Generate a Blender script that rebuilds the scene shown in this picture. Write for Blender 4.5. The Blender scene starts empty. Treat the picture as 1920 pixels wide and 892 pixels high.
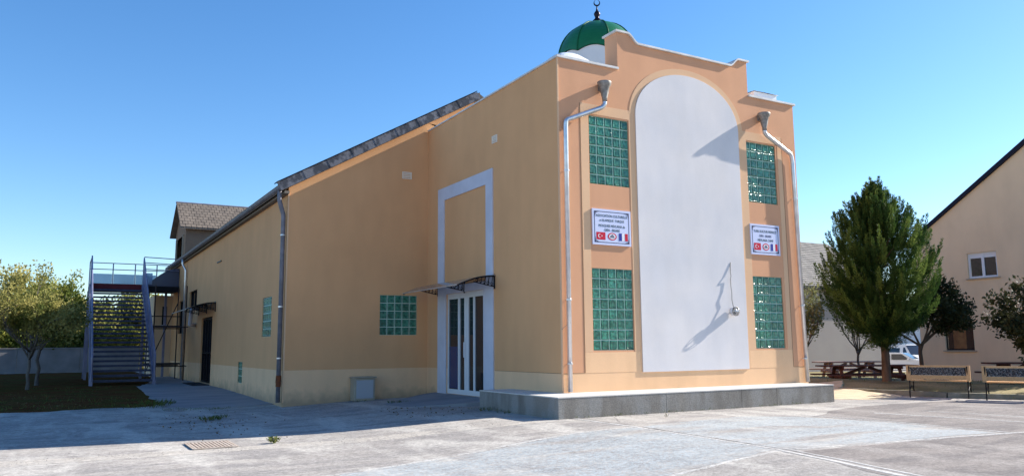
import bpy, bmesh, math, random
from mathutils import Vector, Matrix, noise
R = math.radians
random.seed(7)
S = bpy.context.scene
COL = S.collection

# ---------------------------------------------------------------- camera
CAM = Vector((-8.2836, -12.5084, 1.25))
yaw, pitch, roll, FPX = .5234, .1361, -.0087, 1477.2
rt = Vector((math.cos(yaw), -math.sin(yaw), 0))
fw = Vector((math.sin(yaw)*math.cos(pitch), math.cos(yaw)*math.cos(pitch), math.sin(pitch)))
up = rt.cross(fw)
r_ = math.cos(roll)*rt + math.sin(roll)*up
u_ = -math.sin(roll)*rt + math.cos(roll)*up
cd = bpy.data.cameras.new('camera'); cam = bpy.data.objects.new('camera', cd); COL.objects.link(cam)
M = Matrix((r_, u_, -fw)).transposed().to_4x4(); M.translation = CAM
cam.matrix_world = M
cd.sensor_fit = 'HORIZONTAL'; cd.sensor_width = 36; cd.lens = 36*FPX/1920
cd.clip_start = .1; cd.clip_end = 6000
S.camera = cam

# ---------------------------------------------------------------- light
SUN = Vector((-1, .13, -.577)).normalized()          # direction the light travels
el = math.asin(-SUN.z); az = math.atan2(-SUN.x, -SUN.y)   # azimuth clockwise from +Y
w = bpy.data.worlds.new('World'); S.world = w; w.use_nodes = True
nt = w.node_tree; nt.nodes.clear()
sky = nt.nodes.new('ShaderNodeTexSky'); sky.sky_type = 'NISHITA'; sky.sun_disc = False
sky.sun_elevation = el; sky.sun_rotation = az
sky.altitude = 100; sky.air_density = 1.0; sky.dust_density = .25; sky.ozone_density = 3.0
bg = nt.nodes.new('ShaderNodeBackground'); bg.inputs[1].default_value = .086
ow = nt.nodes.new('ShaderNodeOutputWorld')
hs = nt.nodes.new('ShaderNodeHueSaturation'); hs.inputs['Saturation'].default_value = 1.24; hs.inputs['Hue'].default_value = .503
nt.links.new(sky.outputs[0], hs.inputs['Color']); nt.links.new(hs.outputs[0], bg.inputs[0]); nt.links.new(bg.outputs[0], ow.inputs[0])
ld = bpy.data.lights.new('sun', 'SUN'); ld.energy = 4.3; ld.angle = R(.5); ld.color = (1, .93, .82)
lo = bpy.data.objects.new('sun', ld); COL.objects.link(lo)
lo.rotation_euler = SUN.to_track_quat('-Z', 'Y').to_euler(); lo.location = (30, -5, 30)
S.view_settings.view_transform = 'Standard'; S.view_settings.look = 'None'
S.view_settings.exposure = 1.35; S.view_settings.gamma = 1
S.view_settings.use_curve_mapping = False

# ---------------------------------------------------------------- material helper
MATS = {}
def mat(name, col, col2=None, rough=.85, metal=0, nscale=3, bump=0, bscale=60, spec=.1, col3=None, n3=.4,
        stretch=(1, 1, 1), contrast=(.35, .65), fine=.0, trans=0, rand=0, coat=0, sub=0, streak=0, splash=0):
    if name in MATS: return MATS[name]
    m = bpy.data.materials.new(name); m.use_nodes = True; t = m.node_tree; N = t.nodes; L = t.links
    b = N['Principled BSDF']
    b.inputs['Roughness'].default_value = rough; b.inputs['Metallic'].default_value = metal
    b.inputs['Specular IOR Level'].default_value = spec
    b.inputs['Transmission Weight'].default_value = trans
    b.inputs['Coat Weight'].default_value = coat
    tc = N.new('ShaderNodeTexCoord'); mp = N.new('ShaderNodeMapping'); mp.inputs['Scale'].default_value = stretch
    geo = N.new('ShaderNodeNewGeometry')
    L.new(geo.outputs['Position'], mp.inputs[0])
    def noi(scale, detail=5, vec=mp.outputs[0]):
        n = N.new('ShaderNodeTexNoise'); n.inputs['Scale'].default_value = scale; n.inputs['Detail'].default_value = detail
        L.new(vec, n.inputs['Vector']); return n
    def ramp(src, a, c):
        r = N.new('ShaderNodeMapRange'); r.inputs[1].default_value = a; r.inputs[2].default_value = c
        L.new(src, r.inputs[0]); return r.outputs[0]
    def mix(f, a, c, mode='MIX'):
        x = N.new('ShaderNodeMix'); x.data_type = 'RGBA'; x.blend_type = mode
        for s_, v in ((0, f), (6, a), (7, c)):
            if hasattr(v, 'node'): L.new(v, x.inputs[s_])
            else: x.inputs[s_].default_value = v if s_ == 0 else (*v[:3], 1)
        return x.outputs[2]
    out = None
    if col2 is not None: out = mix(ramp(noi(nscale).outputs[0], *contrast), col, col2)
    if col3 is not None:
        out = mix(ramp(noi(n3, 6).outputs[0], .45, .62), out if out else col, col3)
    if fine:
        f = noi(bscale*1.7, 2, geo.outputs['Position'])
        sc = N.new('ShaderNodeMapRange'); sc.inputs[1].default_value = .3; sc.inputs[2].default_value = .7
        sc.inputs[3].default_value = 1-fine; sc.inputs[4].default_value = 1+fine
        L.new(f.outputs[0], sc.inputs[0])
        cc = N.new('ShaderNodeCombineColor')
        for i in range(3): L.new(sc.outputs[0], cc.inputs[i])
        out = mix(1.0, out if out else col, cc.outputs[0], 'MULTIPLY')
    if streak:
        sm_ = N.new('ShaderNodeMapping'); sm_.inputs['Scale'].default_value = (1, 1, .3); L.new(geo.outputs['Position'], sm_.inputs[0])
        for sc_, lo_, hi_ in ((2.4, 1-streak, 1+streak*.35), (1.1, 1-streak*.7, 1+streak*.3)):
            f = noi(sc_, 8, sm_.outputs[0] if sc_ > 2 else geo.outputs['Position'])
            sr = N.new('ShaderNodeMapRange')
            for i_, v_ in ((1, .30), (2, .62), (3, lo_), (4, hi_)): sr.inputs[i_].default_value = v_
            L.new(f.outputs[0], sr.inputs[0]); cc = N.new('ShaderNodeCombineColor')
            for i in range(3): L.new(sr.outputs[0], cc.inputs[i])
            out = mix(1.0, out if out else col, cc.outputs[0], 'MULTIPLY')
    if splash:      # mud splashed up from the ground on the foot of the walls
        sx = N.new('ShaderNodeSeparateXYZ'); L.new(geo.outputs['Position'], sx.inputs[0])
        ad = N.new('ShaderNodeMath'); ad.operation = 'MULTIPLY_ADD'; ad.inputs[1].default_value = -.55
        L.new(noi(4, 8, geo.outputs['Position']).outputs[0], ad.inputs[0]); L.new(sx.outputs[2], ad.inputs[2])
        fr2 = N.new('ShaderNodeMapRange')
        for i_, v_ in ((1, -.30), (2, .02), (3, splash), (4, 0)): fr2.inputs[i_].default_value = v_
        L.new(ad.outputs[0], fr2.inputs[0]); out = mix(fr2.outputs[0], out if out else col, (.24, .19, .14))
    if rand:
        oi = N.new('ShaderNodeObjectInfo'); hs = N.new('ShaderNodeHueSaturation')
        mr = N.new('ShaderNodeMapRange'); mr.inputs[3].default_value = 1-rand; mr.inputs[4].default_value = 1+rand
        L.new(oi.outputs['Random'], mr.inputs[0]); L.new(mr.outputs[0], hs.inputs['Value'])
        if out: L.new(out, hs.inputs['Color'])
        else: hs.inputs['Color'].default_value = (*col, 1)
        out = hs.outputs[0]
    if out: L.new(out, b.inputs['Base Color'])
    else: b.inputs['Base Color'].default_value = (*col, 1)
    if bump:
        bn = N.new('ShaderNodeBump'); bn.inputs['Strength'].default_value = bump; bn.inputs['Distance'].default_value = .01
        L.new(noi(bscale, 3, geo.outputs['Position']).outputs[0], bn.inputs['Height']); L.new(bn.outputs[0], b.inputs['Normal'])
    if sub:      # thin leaves let light through
        tr = N.new('ShaderNodeBsdfTranslucent'); ms = N.new('ShaderNodeMixShader'); ms.inputs[0].default_value = sub
        if out: L.new(out, tr.inputs[0])
        else: tr.inputs[0].default_value = (*col, 1)
        L.new(b.outputs[0], ms.inputs[1]); L.new(tr.outputs[0], ms.inputs[2]); L.new(ms.outputs[0], N['Material Output'].inputs[0])
    MATS[name] = m; return m

# paints and surfaces
m_tan   = mat('tan_render', (.74, .405, .20), (.69, .375, .185), nscale=.5, bump=.2, bscale=90, fine=.05, streak=.04)
m_face  = mat('orange_render', (.72, .38, .22), (.66, .345, .20), nscale=.7, bump=.2, bscale=90, fine=.05, streak=.04)
m_frame = mat('beige_render', (.77, .49, .295), (.72, .45, .275), nscale=1, bump=.2, bscale=90, fine=.04)
m_cream = mat('cream_render', (.86, .55, .325), (.80, .51, .30), nscale=1.1, bump=.25, bscale=90, fine=.07, streak=.07, splash=.6)
m_panel = mat('pale_grey_render', (.73, .69, .68), (.665, .645, .66), nscale=.9, bump=.12, bscale=60, fine=.03, streak=.045)
m_white = mat('white_paint', (.78, .78, .78), (.70, .71, .73), nscale=2, rough=.6)
m_trim  = mat('white_trim_paint', (.62, .63, .72), (.55, .56, .64), nscale=2, rough=.7, bump=.1)
m_cop   = mat('white_coping_metal', (.72, .71, .70), (.55, .54, .52), nscale=4, rough=.5)
m_pvc   = mat('white_pvc', (.68, .70, .74), rough=.35)
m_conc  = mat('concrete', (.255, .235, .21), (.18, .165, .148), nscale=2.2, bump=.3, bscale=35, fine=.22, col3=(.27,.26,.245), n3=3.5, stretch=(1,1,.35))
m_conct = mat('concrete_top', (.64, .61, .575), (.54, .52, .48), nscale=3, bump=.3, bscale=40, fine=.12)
m_vent  = mat('pale_vent_plastic', (.78, .68, .56), rough=.6)
m_zinc  = mat('zinc', (.68, .69, .73), (.55, .56, .60), nscale=6, rough=.3, metal=.75)
m_zincd = mat('weathered_zinc', (.24, .235, .27), (.17, .17, .20), nscale=6, rough=.6, metal=.35)
m_galv  = mat('aged_galvanised_hopper', (.34, .32, .30), (.2, .19, .18), nscale=14, rough=.6, metal=.5)
m_slate = mat('slate', (.215, .18, .15), (.15, .128, .11), nscale=3, rough=.7, bump=.4, bscale=20, rand=.18)
m_slate2= mat('grey_roof_tiles', (.30, .28, .26), (.2, .19, .18), nscale=2, rough=.85, bump=.3, fine=.15)
m_verge = mat('slate_verge', (.17, .175, .20), (.07, .075, .09), nscale=5, rough=.45, bump=.4, bscale=12, contrast=(.45,.55))
m_green = mat('green_dome_sheet', (.010, .155, .055), (.008, .125, .045), nscale=1.5, rough=.35, spec=.4)
m_greend= mat('green_dome_rib', (.01, .10, .04), rough=.4)
m_acryl = mat('white_acrylic', (.75, .77, .80), rough=.25)
m_finial= mat('dark_finial_metal', (.025, .02, .03), rough=.35, metal=.6)
m_block = mat('green_glass_block', (.010, .095, .062), (.045, .22, .15), nscale=16, rough=.17, spec=.5, bump=.8, bscale=26, rand=.25, coat=.12, contrast=(.38,.62))
m_mort  = mat('mint_mortar', (.50, .64, .54), (.42, .57, .48), nscale=6)
m_dark  = mat('dark_interior', (.012, .014, .018), rough=.9)
m_glass = mat('dark_glass', (.012, .016, .024), rough=.06, spec=.7)
m_glassb= mat('blue_film_glass', (.02, .04, .13), rough=.1, spec=.6)
m_black = mat('black_metal', (.014, .014, .018), rough=.45, metal=.3)
m_steel = mat('blue_grey_steel', (.26, .27, .40), (.19, .20, .31), nscale=3, rough=.45, metal=.4)
m_tread = mat('stair_tread_steel', (.085, .09, .14), (.06, .065, .10), nscale=5, rough=.6, metal=.3)
m_red   = mat('red_brown_edge', (.16, .03, .035), (.12, .025, .03), rough=.6)
m_poly  = mat('clear_polycarbonate', (.55, .6, .62), rough=.15, trans=.85)
m_polyb = mat('smoked_polycarbonate', (.05, .07, .13), rough=.25, spec=.6)
m_pglass= mat('frosted_railing_glass', (.35, .5, .7), rough=.2, trans=.6)
m_rust  = mat('rust', (.22, .07, .03), (.12, .05, .03), nscale=20)
m_house = mat('pinkish_beige_render', (.76, .57, .385), (.72, .54, .365), nscale=.5, bump=.3, bscale=70, fine=.05, streak=.05)
m_grey  = mat('grey_render', (.36, .33, .31), (.33, .30, .285), nscale=.6, bump=.3, fine=.04)
m_fence = mat('cement_wall', (.26, .25, .25), (.2, .19, .19), nscale=1.5, bump=.4, fine=.08)
m_navy  = mat('dark_roof_edge', (.012, .014, .03), rough=.5)
m_wood  = mat('red_brown_wood', (.12, .05, .04), (.075, .033, .028), nscale=8, rough=.7, stretch=(1,1,6), rand=.15)
m_wood2 = mat('honey_wood', (.60, .38, .20), (.48, .29, .15), nscale=8, rough=.65, stretch=(1,6,6), rand=.12)
m_woodp = mat('sunlit_wood', (.45, .3, .25), (.35, .23, .2), nscale=6, rough=.8)  # pale table wood, full sunlight put into its colour
m_bark  = mat('bark', (.14, .095, .07), (.08, .055, .042), nscale=9, bump=1, bscale=25, stretch=(1,1,.25))
m_barkg = mat('grey_bark', (.16, .15, .14), (.09, .08, .075), nscale=9, bump=.8, bscale=25, stretch=(1,1,.3))
m_con   = mat('conifer_foliage', (.028, .062, .017), (.058, .11, .028), nscale=2.6, rough=.6, sub=.25, fine=.35, bscale=12, contrast=(.46,.58))
m_con2  = mat('conifer_lit_plumes', (.085, .145, .035), (.15, .215, .055), nscale=2.6, rough=.6, sub=.3, fine=.3, bscale=12)  # paler copy of the foliage, imitating lit plumes over a shaded inside
m_leafd = mat('dark_plum_leaves', (.028, .034, .016), (.06, .065, .028), nscale=3, rough=.5, sub=.2)
m_leafg = mat('grey_green_leaves', (.14, .16, .07), (.24, .26, .13), nscale=3, rough=.6, sub=.35)
m_leafy = mat('yellow_green_leaves', (.10, .13, .035), (.42, .38, .13), nscale=1.2, rough=.6, sub=.4, contrast=(.4,.6))
m_leafh = mat('hedge_green_leaves', (.12, .16, .035), (.40, .38, .09), nscale=.8, rough=.6, sub=.4, contrast=(.4,.6))
m_grass = mat('grass_blades', (.07, .11, .025), (.14, .15, .05), nscale=4, rough=.7, sub=.3)
m_dry   = mat('dry_leaves', (.20, .13, .06), (.09, .055, .03), nscale=9)
m_soil  = mat('dark_soil', (.085, .035, .015), (.12, .06, .025), nscale=2, bump=1, bscale=12, fine=.3, col3=(.08,.06,.02), n3=.9, spec=0, rough=1)
m_lawn  = mat('dry_lawn', (.21, .18, .075), (.12, .10, .05), nscale=1.1, bump=1, bscale=14, fine=.3, col3=(.30,.25,.13), n3=.5)
m_sand  = mat('pale_sand', (.62, .53, .37), (.50, .42, .30), nscale=3, bump=.8, bscale=25, fine=.15)
m_pad   = mat('worn_concrete_pad', (.30, .30, .31), (.23, .23, .25), nscale=1.2, bump=.3, fine=.08, stretch=(.5,1.4,1))
m_kerb  = mat('kerb_stone', (.27, .255, .22), (.17, .165, .13), nscale=4, bump=.5, fine=.15, rand=.15)
m_grate = mat('rusty_grate', (.52, .45, .39), (.40, .32, .26), nscale=12, rough=.8)
m_carw  = mat('white_car_paint', (.8, .8, .8), rough=.25, coat=.6)
m_tyre  = mat('tyre_rubber', (.02, .02, .02), rough=.8)
m_boxp  = mat('beige_plastic', (.42, .36, .28), (.37, .32, .25), nscale=3, rough=.6)
m_curt  = mat('orange_brown_curtain', (.30, .16, .07), (.2, .1, .05), nscale=4)
m_sign  = mat('sign_plate', (.62, .66, .86), rough=.35)
m_ink   = mat('sign_ink_green', (.03, .06, .05), rough=.5)
m_inkb  = mat('sign_border_ink', (.05, .05, .10), rough=.5)
m_fred  = mat('flag_red', (.55, .02, .05), rough=.5)
m_fblue = mat('flag_blue', (.02, .04, .30), rough=.5)
m_fwhite= mat('flag_white', (.8, .8, .85), rough=.5)
m_terra = mat('terracotta_roof', (.35, .18, .09), (.25, .12, .07), nscale=3)

def ground_mat():
    """worn grey asphalt, bleached and stained, in real colours"""
    def build(name, paint=None, pc=None, dk=1):
        m = bpy.data.materials.new(name); m.use_nodes = True; N = m.node_tree.nodes; L = m.node_tree.links
        b = N['Principled BSDF']; b.inputs['Roughness'].default_value = .95; b.inputs['Specular IOR Level'].default_value = .15
        g = N.new('ShaderNodeNewGeometry')
        def mp(sc, rot=0):
            k = N.new('ShaderNodeMapping'); k.inputs['Scale'].default_value = sc; k.inputs['Rotation'].default_value = (0, 0, rot)
            L.new(g.outputs['Position'], k.inputs[0]); return k.outputs[0]
        def noi(s, d, v, dist=0, lo=.4, hi=.6, o0=0, o1=1):
            n = N.new('ShaderNodeTexNoise'); n.inputs['Scale'].default_value = s; n.inputs['Detail'].default_value = d
            n.inputs['Distortion'].default_value = dist
            L.new(v, n.inputs['Vector']); r = N.new('ShaderNodeMapRange')
            for i, q in ((1, lo), (2, hi), (3, o0), (4, o1)): r.inputs[i].default_value = q
            L.new(n.outputs[0], r.inputs[0]); return r.outputs[0]
        def mix(f, a, c, mode='MIX'):
            x = N.new('ShaderNodeMix'); x.data_type = 'RGBA'; x.blend_type = mode
            for s_, v in ((0, f), (6, a), (7, c)):
                if hasattr(v, 'node'): L.new(v, x.inputs[s_])
                else: x.inputs[s_].default_value = v if s_ == 0 else (*v[:3], 1)
            return x.outputs[2]
        iso = mp((1, 1, 1)); st = mp((.55, 2.2, 1), .3); st2 = mp((1.6, .5, 1), -.5)
        c = mix(noi(.35, 7, iso, .8), (.335, .312, .290), (.40, .37, .338))
        c = mix(noi(1.1, 8, st, .6, .46, .60), c, (.285, .268, .255))
        c = mix(noi(.9, 8, st2, .4, .50, .62), c, (.455, .43, .395))
        c = mix(noi(4.5, 6, iso, 1, .58, .70, 0, .4), c, (.23, .216, .205))
        if dk != 1: c = mix(1.0, c, (dk*1.02, dk*.985, dk), 'MULTIPLY')
        if paint:
            f1 = noi(.9, 9, st, .8, .33, .50); f2 = noi(30, 4, iso, 0, .38, .50)
            k = N.new('ShaderNodeMath'); k.operation = 'MULTIPLY'; L.new(f1, k.inputs[0]); L.new(f2, k.inputs[1])
            k2 = N.new('ShaderNodeMath'); k2.operation = 'MULTIPLY'; k2.inputs[1].default_value = pc; L.new(k.outputs[0], k2.inputs[0])
            pcol = mix(noi(.7, 6, st, .5, .42, .58), paint, tuple(q*.86+.03 for q in paint))
            c = mix(k2.outputs[0], c, pcol)
        g9 = noi(11, 7, iso, .4, .38, .62, .90, 1.09); g2 = noi(2.3, 9, st, 1.2, .36, .64, .95, 1.05)
        # aggregate speckle
        sp = N.new('ShaderNodeTexVoronoi'); sp.inputs['Scale'].default_value = 70; L.new(g.outputs['Position'], sp.inputs['Vector'])
        gs = N.new('ShaderNodeMapRange')
        bw = N.new('ShaderNodeRGBToBW'); L.new(sp.outputs['Color'], bw.inputs[0])
        gs.inputs[3].default_value = .80 if not paint else .9; gs.inputs[4].default_value = 1.2 if not paint else 1.1; L.new(bw.outputs[0], gs.inputs[0])
        s3 = noi(24, 4, iso, 0, .35, .65, .86, 1.14)
        ml = N.new('ShaderNodeMath'); ml.operation = 'MULTIPLY'; L.new(gs.outputs[0], ml.inputs[0]); L.new(s3, ml.inputs[1])
        for extra in (g9, g2):
            m2 = N.new('ShaderNodeMath'); m2.operation = 'MULTIPLY'; L.new(ml.outputs[0], m2.inputs[0]); L.new(extra, m2.inputs[1]); ml = m2
        cc = N.new('ShaderNodeCombineColor')
        for i in range(3): L.new(ml.outputs[0], cc.inputs[i])
        c = mix(1.0, c, cc.outputs[0], 'MULTIPLY')
        L.new(c, b.inputs['Base Color'])
        bn = N.new('ShaderNodeBump'); bn.inputs['Strength'].default_value = .6; bn.inputs['Distance'].default_value = .008
        n = N.new('ShaderNodeTexNoise'); n.inputs['Scale'].default_value = 55; n.inputs['Detail'].default_value = 4
        L.new(iso, n.inputs['Vector']); L.new(n.outputs[0], bn.inputs['Height']); L.new(bn.outputs[0], b.inputs['Normal'])
        return m
    return build
gm = ground_mat()
m_asph = gm('worn_asphalt'); m_coarse = gm('coarse_pinkish_asphalt', dk=.62); m_blue = gm('faded_blue_court_paint', (.375, .415, .435), .85)
m_line = gm('faded_white_line_paint', (.58, .57, .55), .85)
m_strip = gm('pale_cement_strip', (.47, .43, .38), 1.0)

# ---------------------------------------------------------------- mesh helpers
class MB:
    def __init__(s): s.v = []; s.f = []; s.m = []; s.cur = 0
    def poly(s, pts):
        n = len(s.v); s.v += [tuple(p) for p in pts]; s.f.append(tuple(range(n, n+len(pts)))); s.m.append(s.cur); return s
    def box(s, a, b):
        x0, y0, z0 = a; x1, y1, z1 = b
        n = len(s.v)
        s.v += [(x0,y0,z0),(x1,y0,z0),(x1,y1,z0),(x0,y1,z0),(x0,y0,z1),(x1,y0,z1),(x1,y1,z1),(x0,y1,z1)]
        for q in ((0,3,2,1),(4,5,6,7),(0,1,5,4),(1,2,6,5),(2,3,7,6),(3,0,4,7)): s.f.append(tuple(n+i for i in q)); s.m.append(s.cur)
        return s
    def bar(s, p, q, w, h=None, upv=(0,0,1)):
        """rectangular bar from p to q"""
        h = h or w; p = Vector(p); q = Vector(q); d = (q-p).normalized(); u = Vector(upv)
        if abs(d.dot(u)) > .98: u = Vector((1,0,0))
        a = d.cross(u).normalized()*w/2; b = a.cross(d).normalized()*h/2; n = len(s.v)
        for c in (p, q): s.v += [tuple(c-a-b), tuple(c+a-b), tuple(c+a+b), tuple(c-a+b)]
        for f in ((0,1,2,3),(7,6,5,4),(0,4,5,1),(1,5,6,2),(2,6,7,3),(3,7,4,0)): s.f.append(tuple(n+i for i in f)); s.m.append(s.cur)
        return s
    def tube(s, pts, r, n=8, r1=None, cap=True):
        pts = [Vector(p) for p in pts]; L = len(pts); base = len(s.v); prev = None
        for i, p in enumerate(pts):
            d = (pts[min(i+1, L-1)]-pts[max(i-1, 0)]).normalized()
            if prev is None:
                a = d.cross(Vector((0,0,1)) if abs(d.z) < .9 else Vector((1,0,0))).normalized()
            else:
                a = (prev-d*prev.dot(d)).normalized()
            prev = a; b = d.cross(a)
            rr = r[i] if isinstance(r, (list, tuple)) else (r if r1 is None else r+(r1-r)*i/(L-1))
            for k in range(n):
                t = 2*math.pi*k/n; s.v.append(tuple(p+rr*(math.cos(t)*a+math.sin(t)*b)))
        for i in range(L-1):
            for k in range(n):
                k2 = (k+1) % n; s.f.append((base+i*n+k, base+i*n+k2, base+(i+1)*n+k2, base+(i+1)*n+k)); s.m.append(s.cur)
        if cap:
            s.f.append(tuple(base+k for k in reversed(range(n)))); s.m.append(s.cur)
            s.f.append(tuple(base+(L-1)*n+k for k in range(n))); s.m.append(s.cur)
        return s
    def lathe(s, prof, c, n=16, axis='z', rot=0):
        base = len(s.v); c = Vector(c)
        for (r, z) in prof:
            for k in range(n):
                t = 2*math.pi*k/n+rot
                if axis == 'z': q = Vector((r*math.cos(t), r*math.sin(t), z))
                elif axis == 'y': q = Vector((r*math.cos(t), z, r*math.sin(t)))
                else: q = Vector((z, r*math.cos(t), r*math.sin(t)))
                s.v.append(tuple(c+q))
        for i in range(len(prof)-1):
            for k in range(n):
                k2 = (k+1) % n; s.f.append((base+i*n+k, base+i*n+k2, base+(i+1)*n+k2, base+(i+1)*n+k)); s.m.append(s.cur)
        s.f.append(tuple(base+k for k in range(n))); s.m.append(s.cur)
        s.f.append(tuple(base+(len(prof)-1)*n+k for k in range(n))); s.m.append(s.cur)
        return s
    def prism(s, pts, d):
        """closed outline pts (3D, planar) pushed along vector d"""
        d = Vector(d); a = [Vector(p) for p in pts]; b = [p+d for p in a]; n = len(a)
        s.poly(a); s.poly(b[::-1])
        for i in range(n):
            j = (i+1) % n; s.poly([a[j], a[i], b[i], b[j]])
        return s
    def mesh(s, name, mats, smooth=False):
        me = bpy.data.meshes.new(name); me.from_pydata(s.v, [], s.f)
        for m in (mats if isinstance(mats, (list, tuple)) else [mats]): me.materials.append(m)
        me.polygons.foreach_set('material_index', s.m)
        if smooth: me.polygons.foreach_set('use_smooth', [True]*len(me.polygons))
        me.update(); return me
    def obj(s, name, mats, parent=None, smooth=False, fix=True, bevel=0, **props):
        me = s.mesh(name, mats, smooth)
        if fix:
            bm = bmesh.new(); bm.from_mesh(me); bmesh.ops.recalc_face_normals(bm, faces=bm.faces)
            bm.to_mesh(me); bm.free()
        o = bpy.data.objects.new(name, me); COL.objects.link(o)
        if parent: o.parent = parent
        if bevel:
            b = o.modifiers.new('bevel', 'BEVEL'); b.width = bevel; b.segments = 2; b.limit_method = 'ANGLE'
        for k, v in props.items(): o[k] = v
        return o
def thing(name, label, cat, group=None, loc=(0,0,0)):
    o = bpy.data.objects.new(name, None); COL.objects.link(o); o['label'] = label; o['category'] = cat
    o.empty_display_size = .2; o.location = loc
    if group: o['group'] = group
    return o
def tag(o, label, cat, group=None):
    o['label'] = label; o['category'] = cat
    if group: o['group'] = group
    return o
def inst(name, me, parent, loc, rot=None):
    o = bpy.data.objects.new(name, me); COL.objects.link(o); o.parent = parent; o.location = loc
    if rot: o.rotation_euler = rot
    return o
def sm(a, b, x):
    t = max(0, min(1, (x-a)/(b-a))); return t*t*(3-2*t)

# ---------------------------------------------------------------- ground
KERB = [(9.45, 3.6), (9.35, 1.2), (9.30, .1), (9.48, -1.6), (10.0, -3.05), (10.9, -5.2), (12.6, -8.5)]
def kerb_x(y):
    for (x0, y0), (x1, y1) in zip(KERB, KERB[1:]):
        if y1 <= y <= y0: return x0+(x1-x0)*(y0-y)/(y0-y1)
    return KERB[0][0] if y > KERB[0][1] else KERB[-1][0]+(KERB[-1][1]-y)*.6
def g(x, y):
    left = 1-sm(-5, -.8, x)
    z = -.145*left*(1-sm(5, 15, y))
    z -= .05*(1-left)*(1-sm(-2.2,-1,y))*0
    if x > 8:
        z = z + .14*sm(9.6, 11.5, x)*(1-sm(12.5, 17, x)) - .45*sm(14, 30, x) - .25*sm(30, 45, x)
    return z
def lines(a, b, dense0, dense1, step):
    r = []; x = dense0
    while x <= dense1+1e-6: r.append(round(x, 4)); x += step
    s_ = step; x = dense1
    while x < b: s_ *= 1.5; x += s_; r.append(min(x, b))
    s_ = step; x = dense0; l = []
    while x > a: s_ *= 1.5; x -= s_; l.append(max(x, a))
    return l[::-1]+r
def sheet(name, xs, ys, fz, m, **kw):
    mb = MB(); nx = len(xs)
    for y in ys:
        for x in xs: mb.v.append((x, y, fz(x, y)))
    for j in range(len(ys)-1):
        for i in range(nx-1):
            mb.f.append((j*nx+i, j*nx+i+1, (j+1)*nx+i+1, (j+1)*nx+i)); mb.m.append(0)
    return mb.obj(name, m, fix=False, smooth=True, **kw)
sheet('ground', lines(-2500, 2500, -16, 14, .5), lines(-2500, 2500, -15, 20, .5), g, m_asph, kind='structure')

def drape(name, poly, m, dz, step=.3, jit=.0, parent=None, **kw):
    """flat polygon cut on a fine grid and laid on the ground"""
    bm = bmesh.new(); pts = []
    n = len(poly)
    for i in range(n):
        a = Vector((*poly[i], 0)); b = Vector((*poly[(i+1) % n], 0)); k = max(1, int((b-a).length/ .22))
        if jit == 0: k = 1
        for q in range(k):
            p = a.lerp(b, q/k)
            if jit: p += Vector((noise.noise(p*1.7), noise.noise(p*1.7+Vector((9,3,1))), 0))*jit*2+Vector((noise.noise(p*7), noise.noise(p*7+Vector((5,5,5))), 0))*jit*.8
            pts.append(p)
    f = bm.faces.new([bm.verts.new(p) for p in pts])
    xs = [p[0] for p in pts]; ys = [p[1] for p in pts]
    for ax, lo_, hi in ((0, min(xs), max(xs)), (1, min(ys), max(ys))):
        k = math.ceil(lo_/.5)*.5
        while k < hi:
            co = Vector((k, 0, 0)) if ax == 0 else Vector((0, k, 0)); no = Vector((1,0,0)) if ax == 0 else Vector((0,1,0))
            bmesh.ops.bisect_plane(bm, geom=bm.verts[:]+bm.edges[:]+bm.faces[:], plane_co=co, plane_no=no, dist=1e-5)
            k += .5 if hi-lo_ < 80 else 4
    for v in bm.verts: v.co.z = g(v.co.x, v.co.y)+dz
    bmesh.ops.recalc_face_normals(bm, faces=bm.faces)
    if sum(f.normal.z for f in bm.faces) < 0: bmesh.ops.reverse_faces(bm, faces=bm.faces)
    be = [e for e in bm.edges if e.is_boundary]
    ex = bmesh.ops.extrude_edge_only(bm, edges=be)['geom']
    for v in ex:
        if isinstance(v, bmesh.types.BMVert): v.co.z -= dz+.02
    me = bpy.data.meshes.new(name); bm.to_mesh(me); bm.free(); me.materials.append(m)
    o = bpy.data.objects.new(name, me); COL.objects.link(o); o.parent = parent
    for k_, v_ in kw.items(): o[k_] = v_
    return o
drape('coarse_asphalt', [(-.76,-5.9),(1.2,-6.05),(3.2,-6.3),(3.45,-4.6),(3.1,-3.1),(4.2,-2.5),(6,-2.0),(8.6,-2.2),(9.4,-3.6),(11.5,-8),(12,-14),(-4,-14),(-1.9,-9)], m_coarse, .0008, jit=.06, kind='structure')
# painted ball court: faded blue fields, white border lines
drape('court_paint', [(-5.45,-3.7),(-3.69,-3.28),(-1.84,-2.86),(-.43,-2.74),(-.56,-4.2),(-.72,-5.72),(-3.45,-6.25),(-6.6,-6.9)], m_blue, .0016, jit=.03, kind='structure')
drape('court_paint', [(-.36,-2.74),(.6,-2.5),(2.2,-2.35),(2.9,-2.9),(3.25,-4.5),(3.12,-6.12),(-.62,-5.75),(-.5,-4.2)], m_blue, .0016, jit=.04, kind='structure')
def strip(pts, w, name, m, dz, jit=.01):
    L_ = []; R_ = []
    for i, p in enumerate(pts):
        p = Vector((*p, 0)); d = (Vector((*pts[min(i+1, len(pts)-1)], 0))-Vector((*pts[max(i-1, 0)], 0))).normalized(); nn = Vector((-d.y, d.x, 0))*w/2
        L_.append(tuple((p+nn)[:2])); R_.append(tuple((p-nn)[:2]))
    return drape(name, L_+R_[::-1], m, dz, jit=jit, kind='structure')
strip([(-.42,-.9),(-.44,-2.7),(-.70,-5.7),(-1.6,-9.2)], .075, 'court_line', m_line, .003)
strip([(-.32,-2.7),(-.58,-5.7),(-1.42,-9.2)], .04, 'court_line', m_line, .003)
strip([(-5.9,-3.8),(-3.69,-3.22),(-1.84,-2.80),(-.50,-2.70)], .07, 'court_line', m_line, .003)
strip([(-6.6,-6.95),(-3.45,-6.30),(-.78,-5.80)], .07, 'court_line', m_line, .003)
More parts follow.
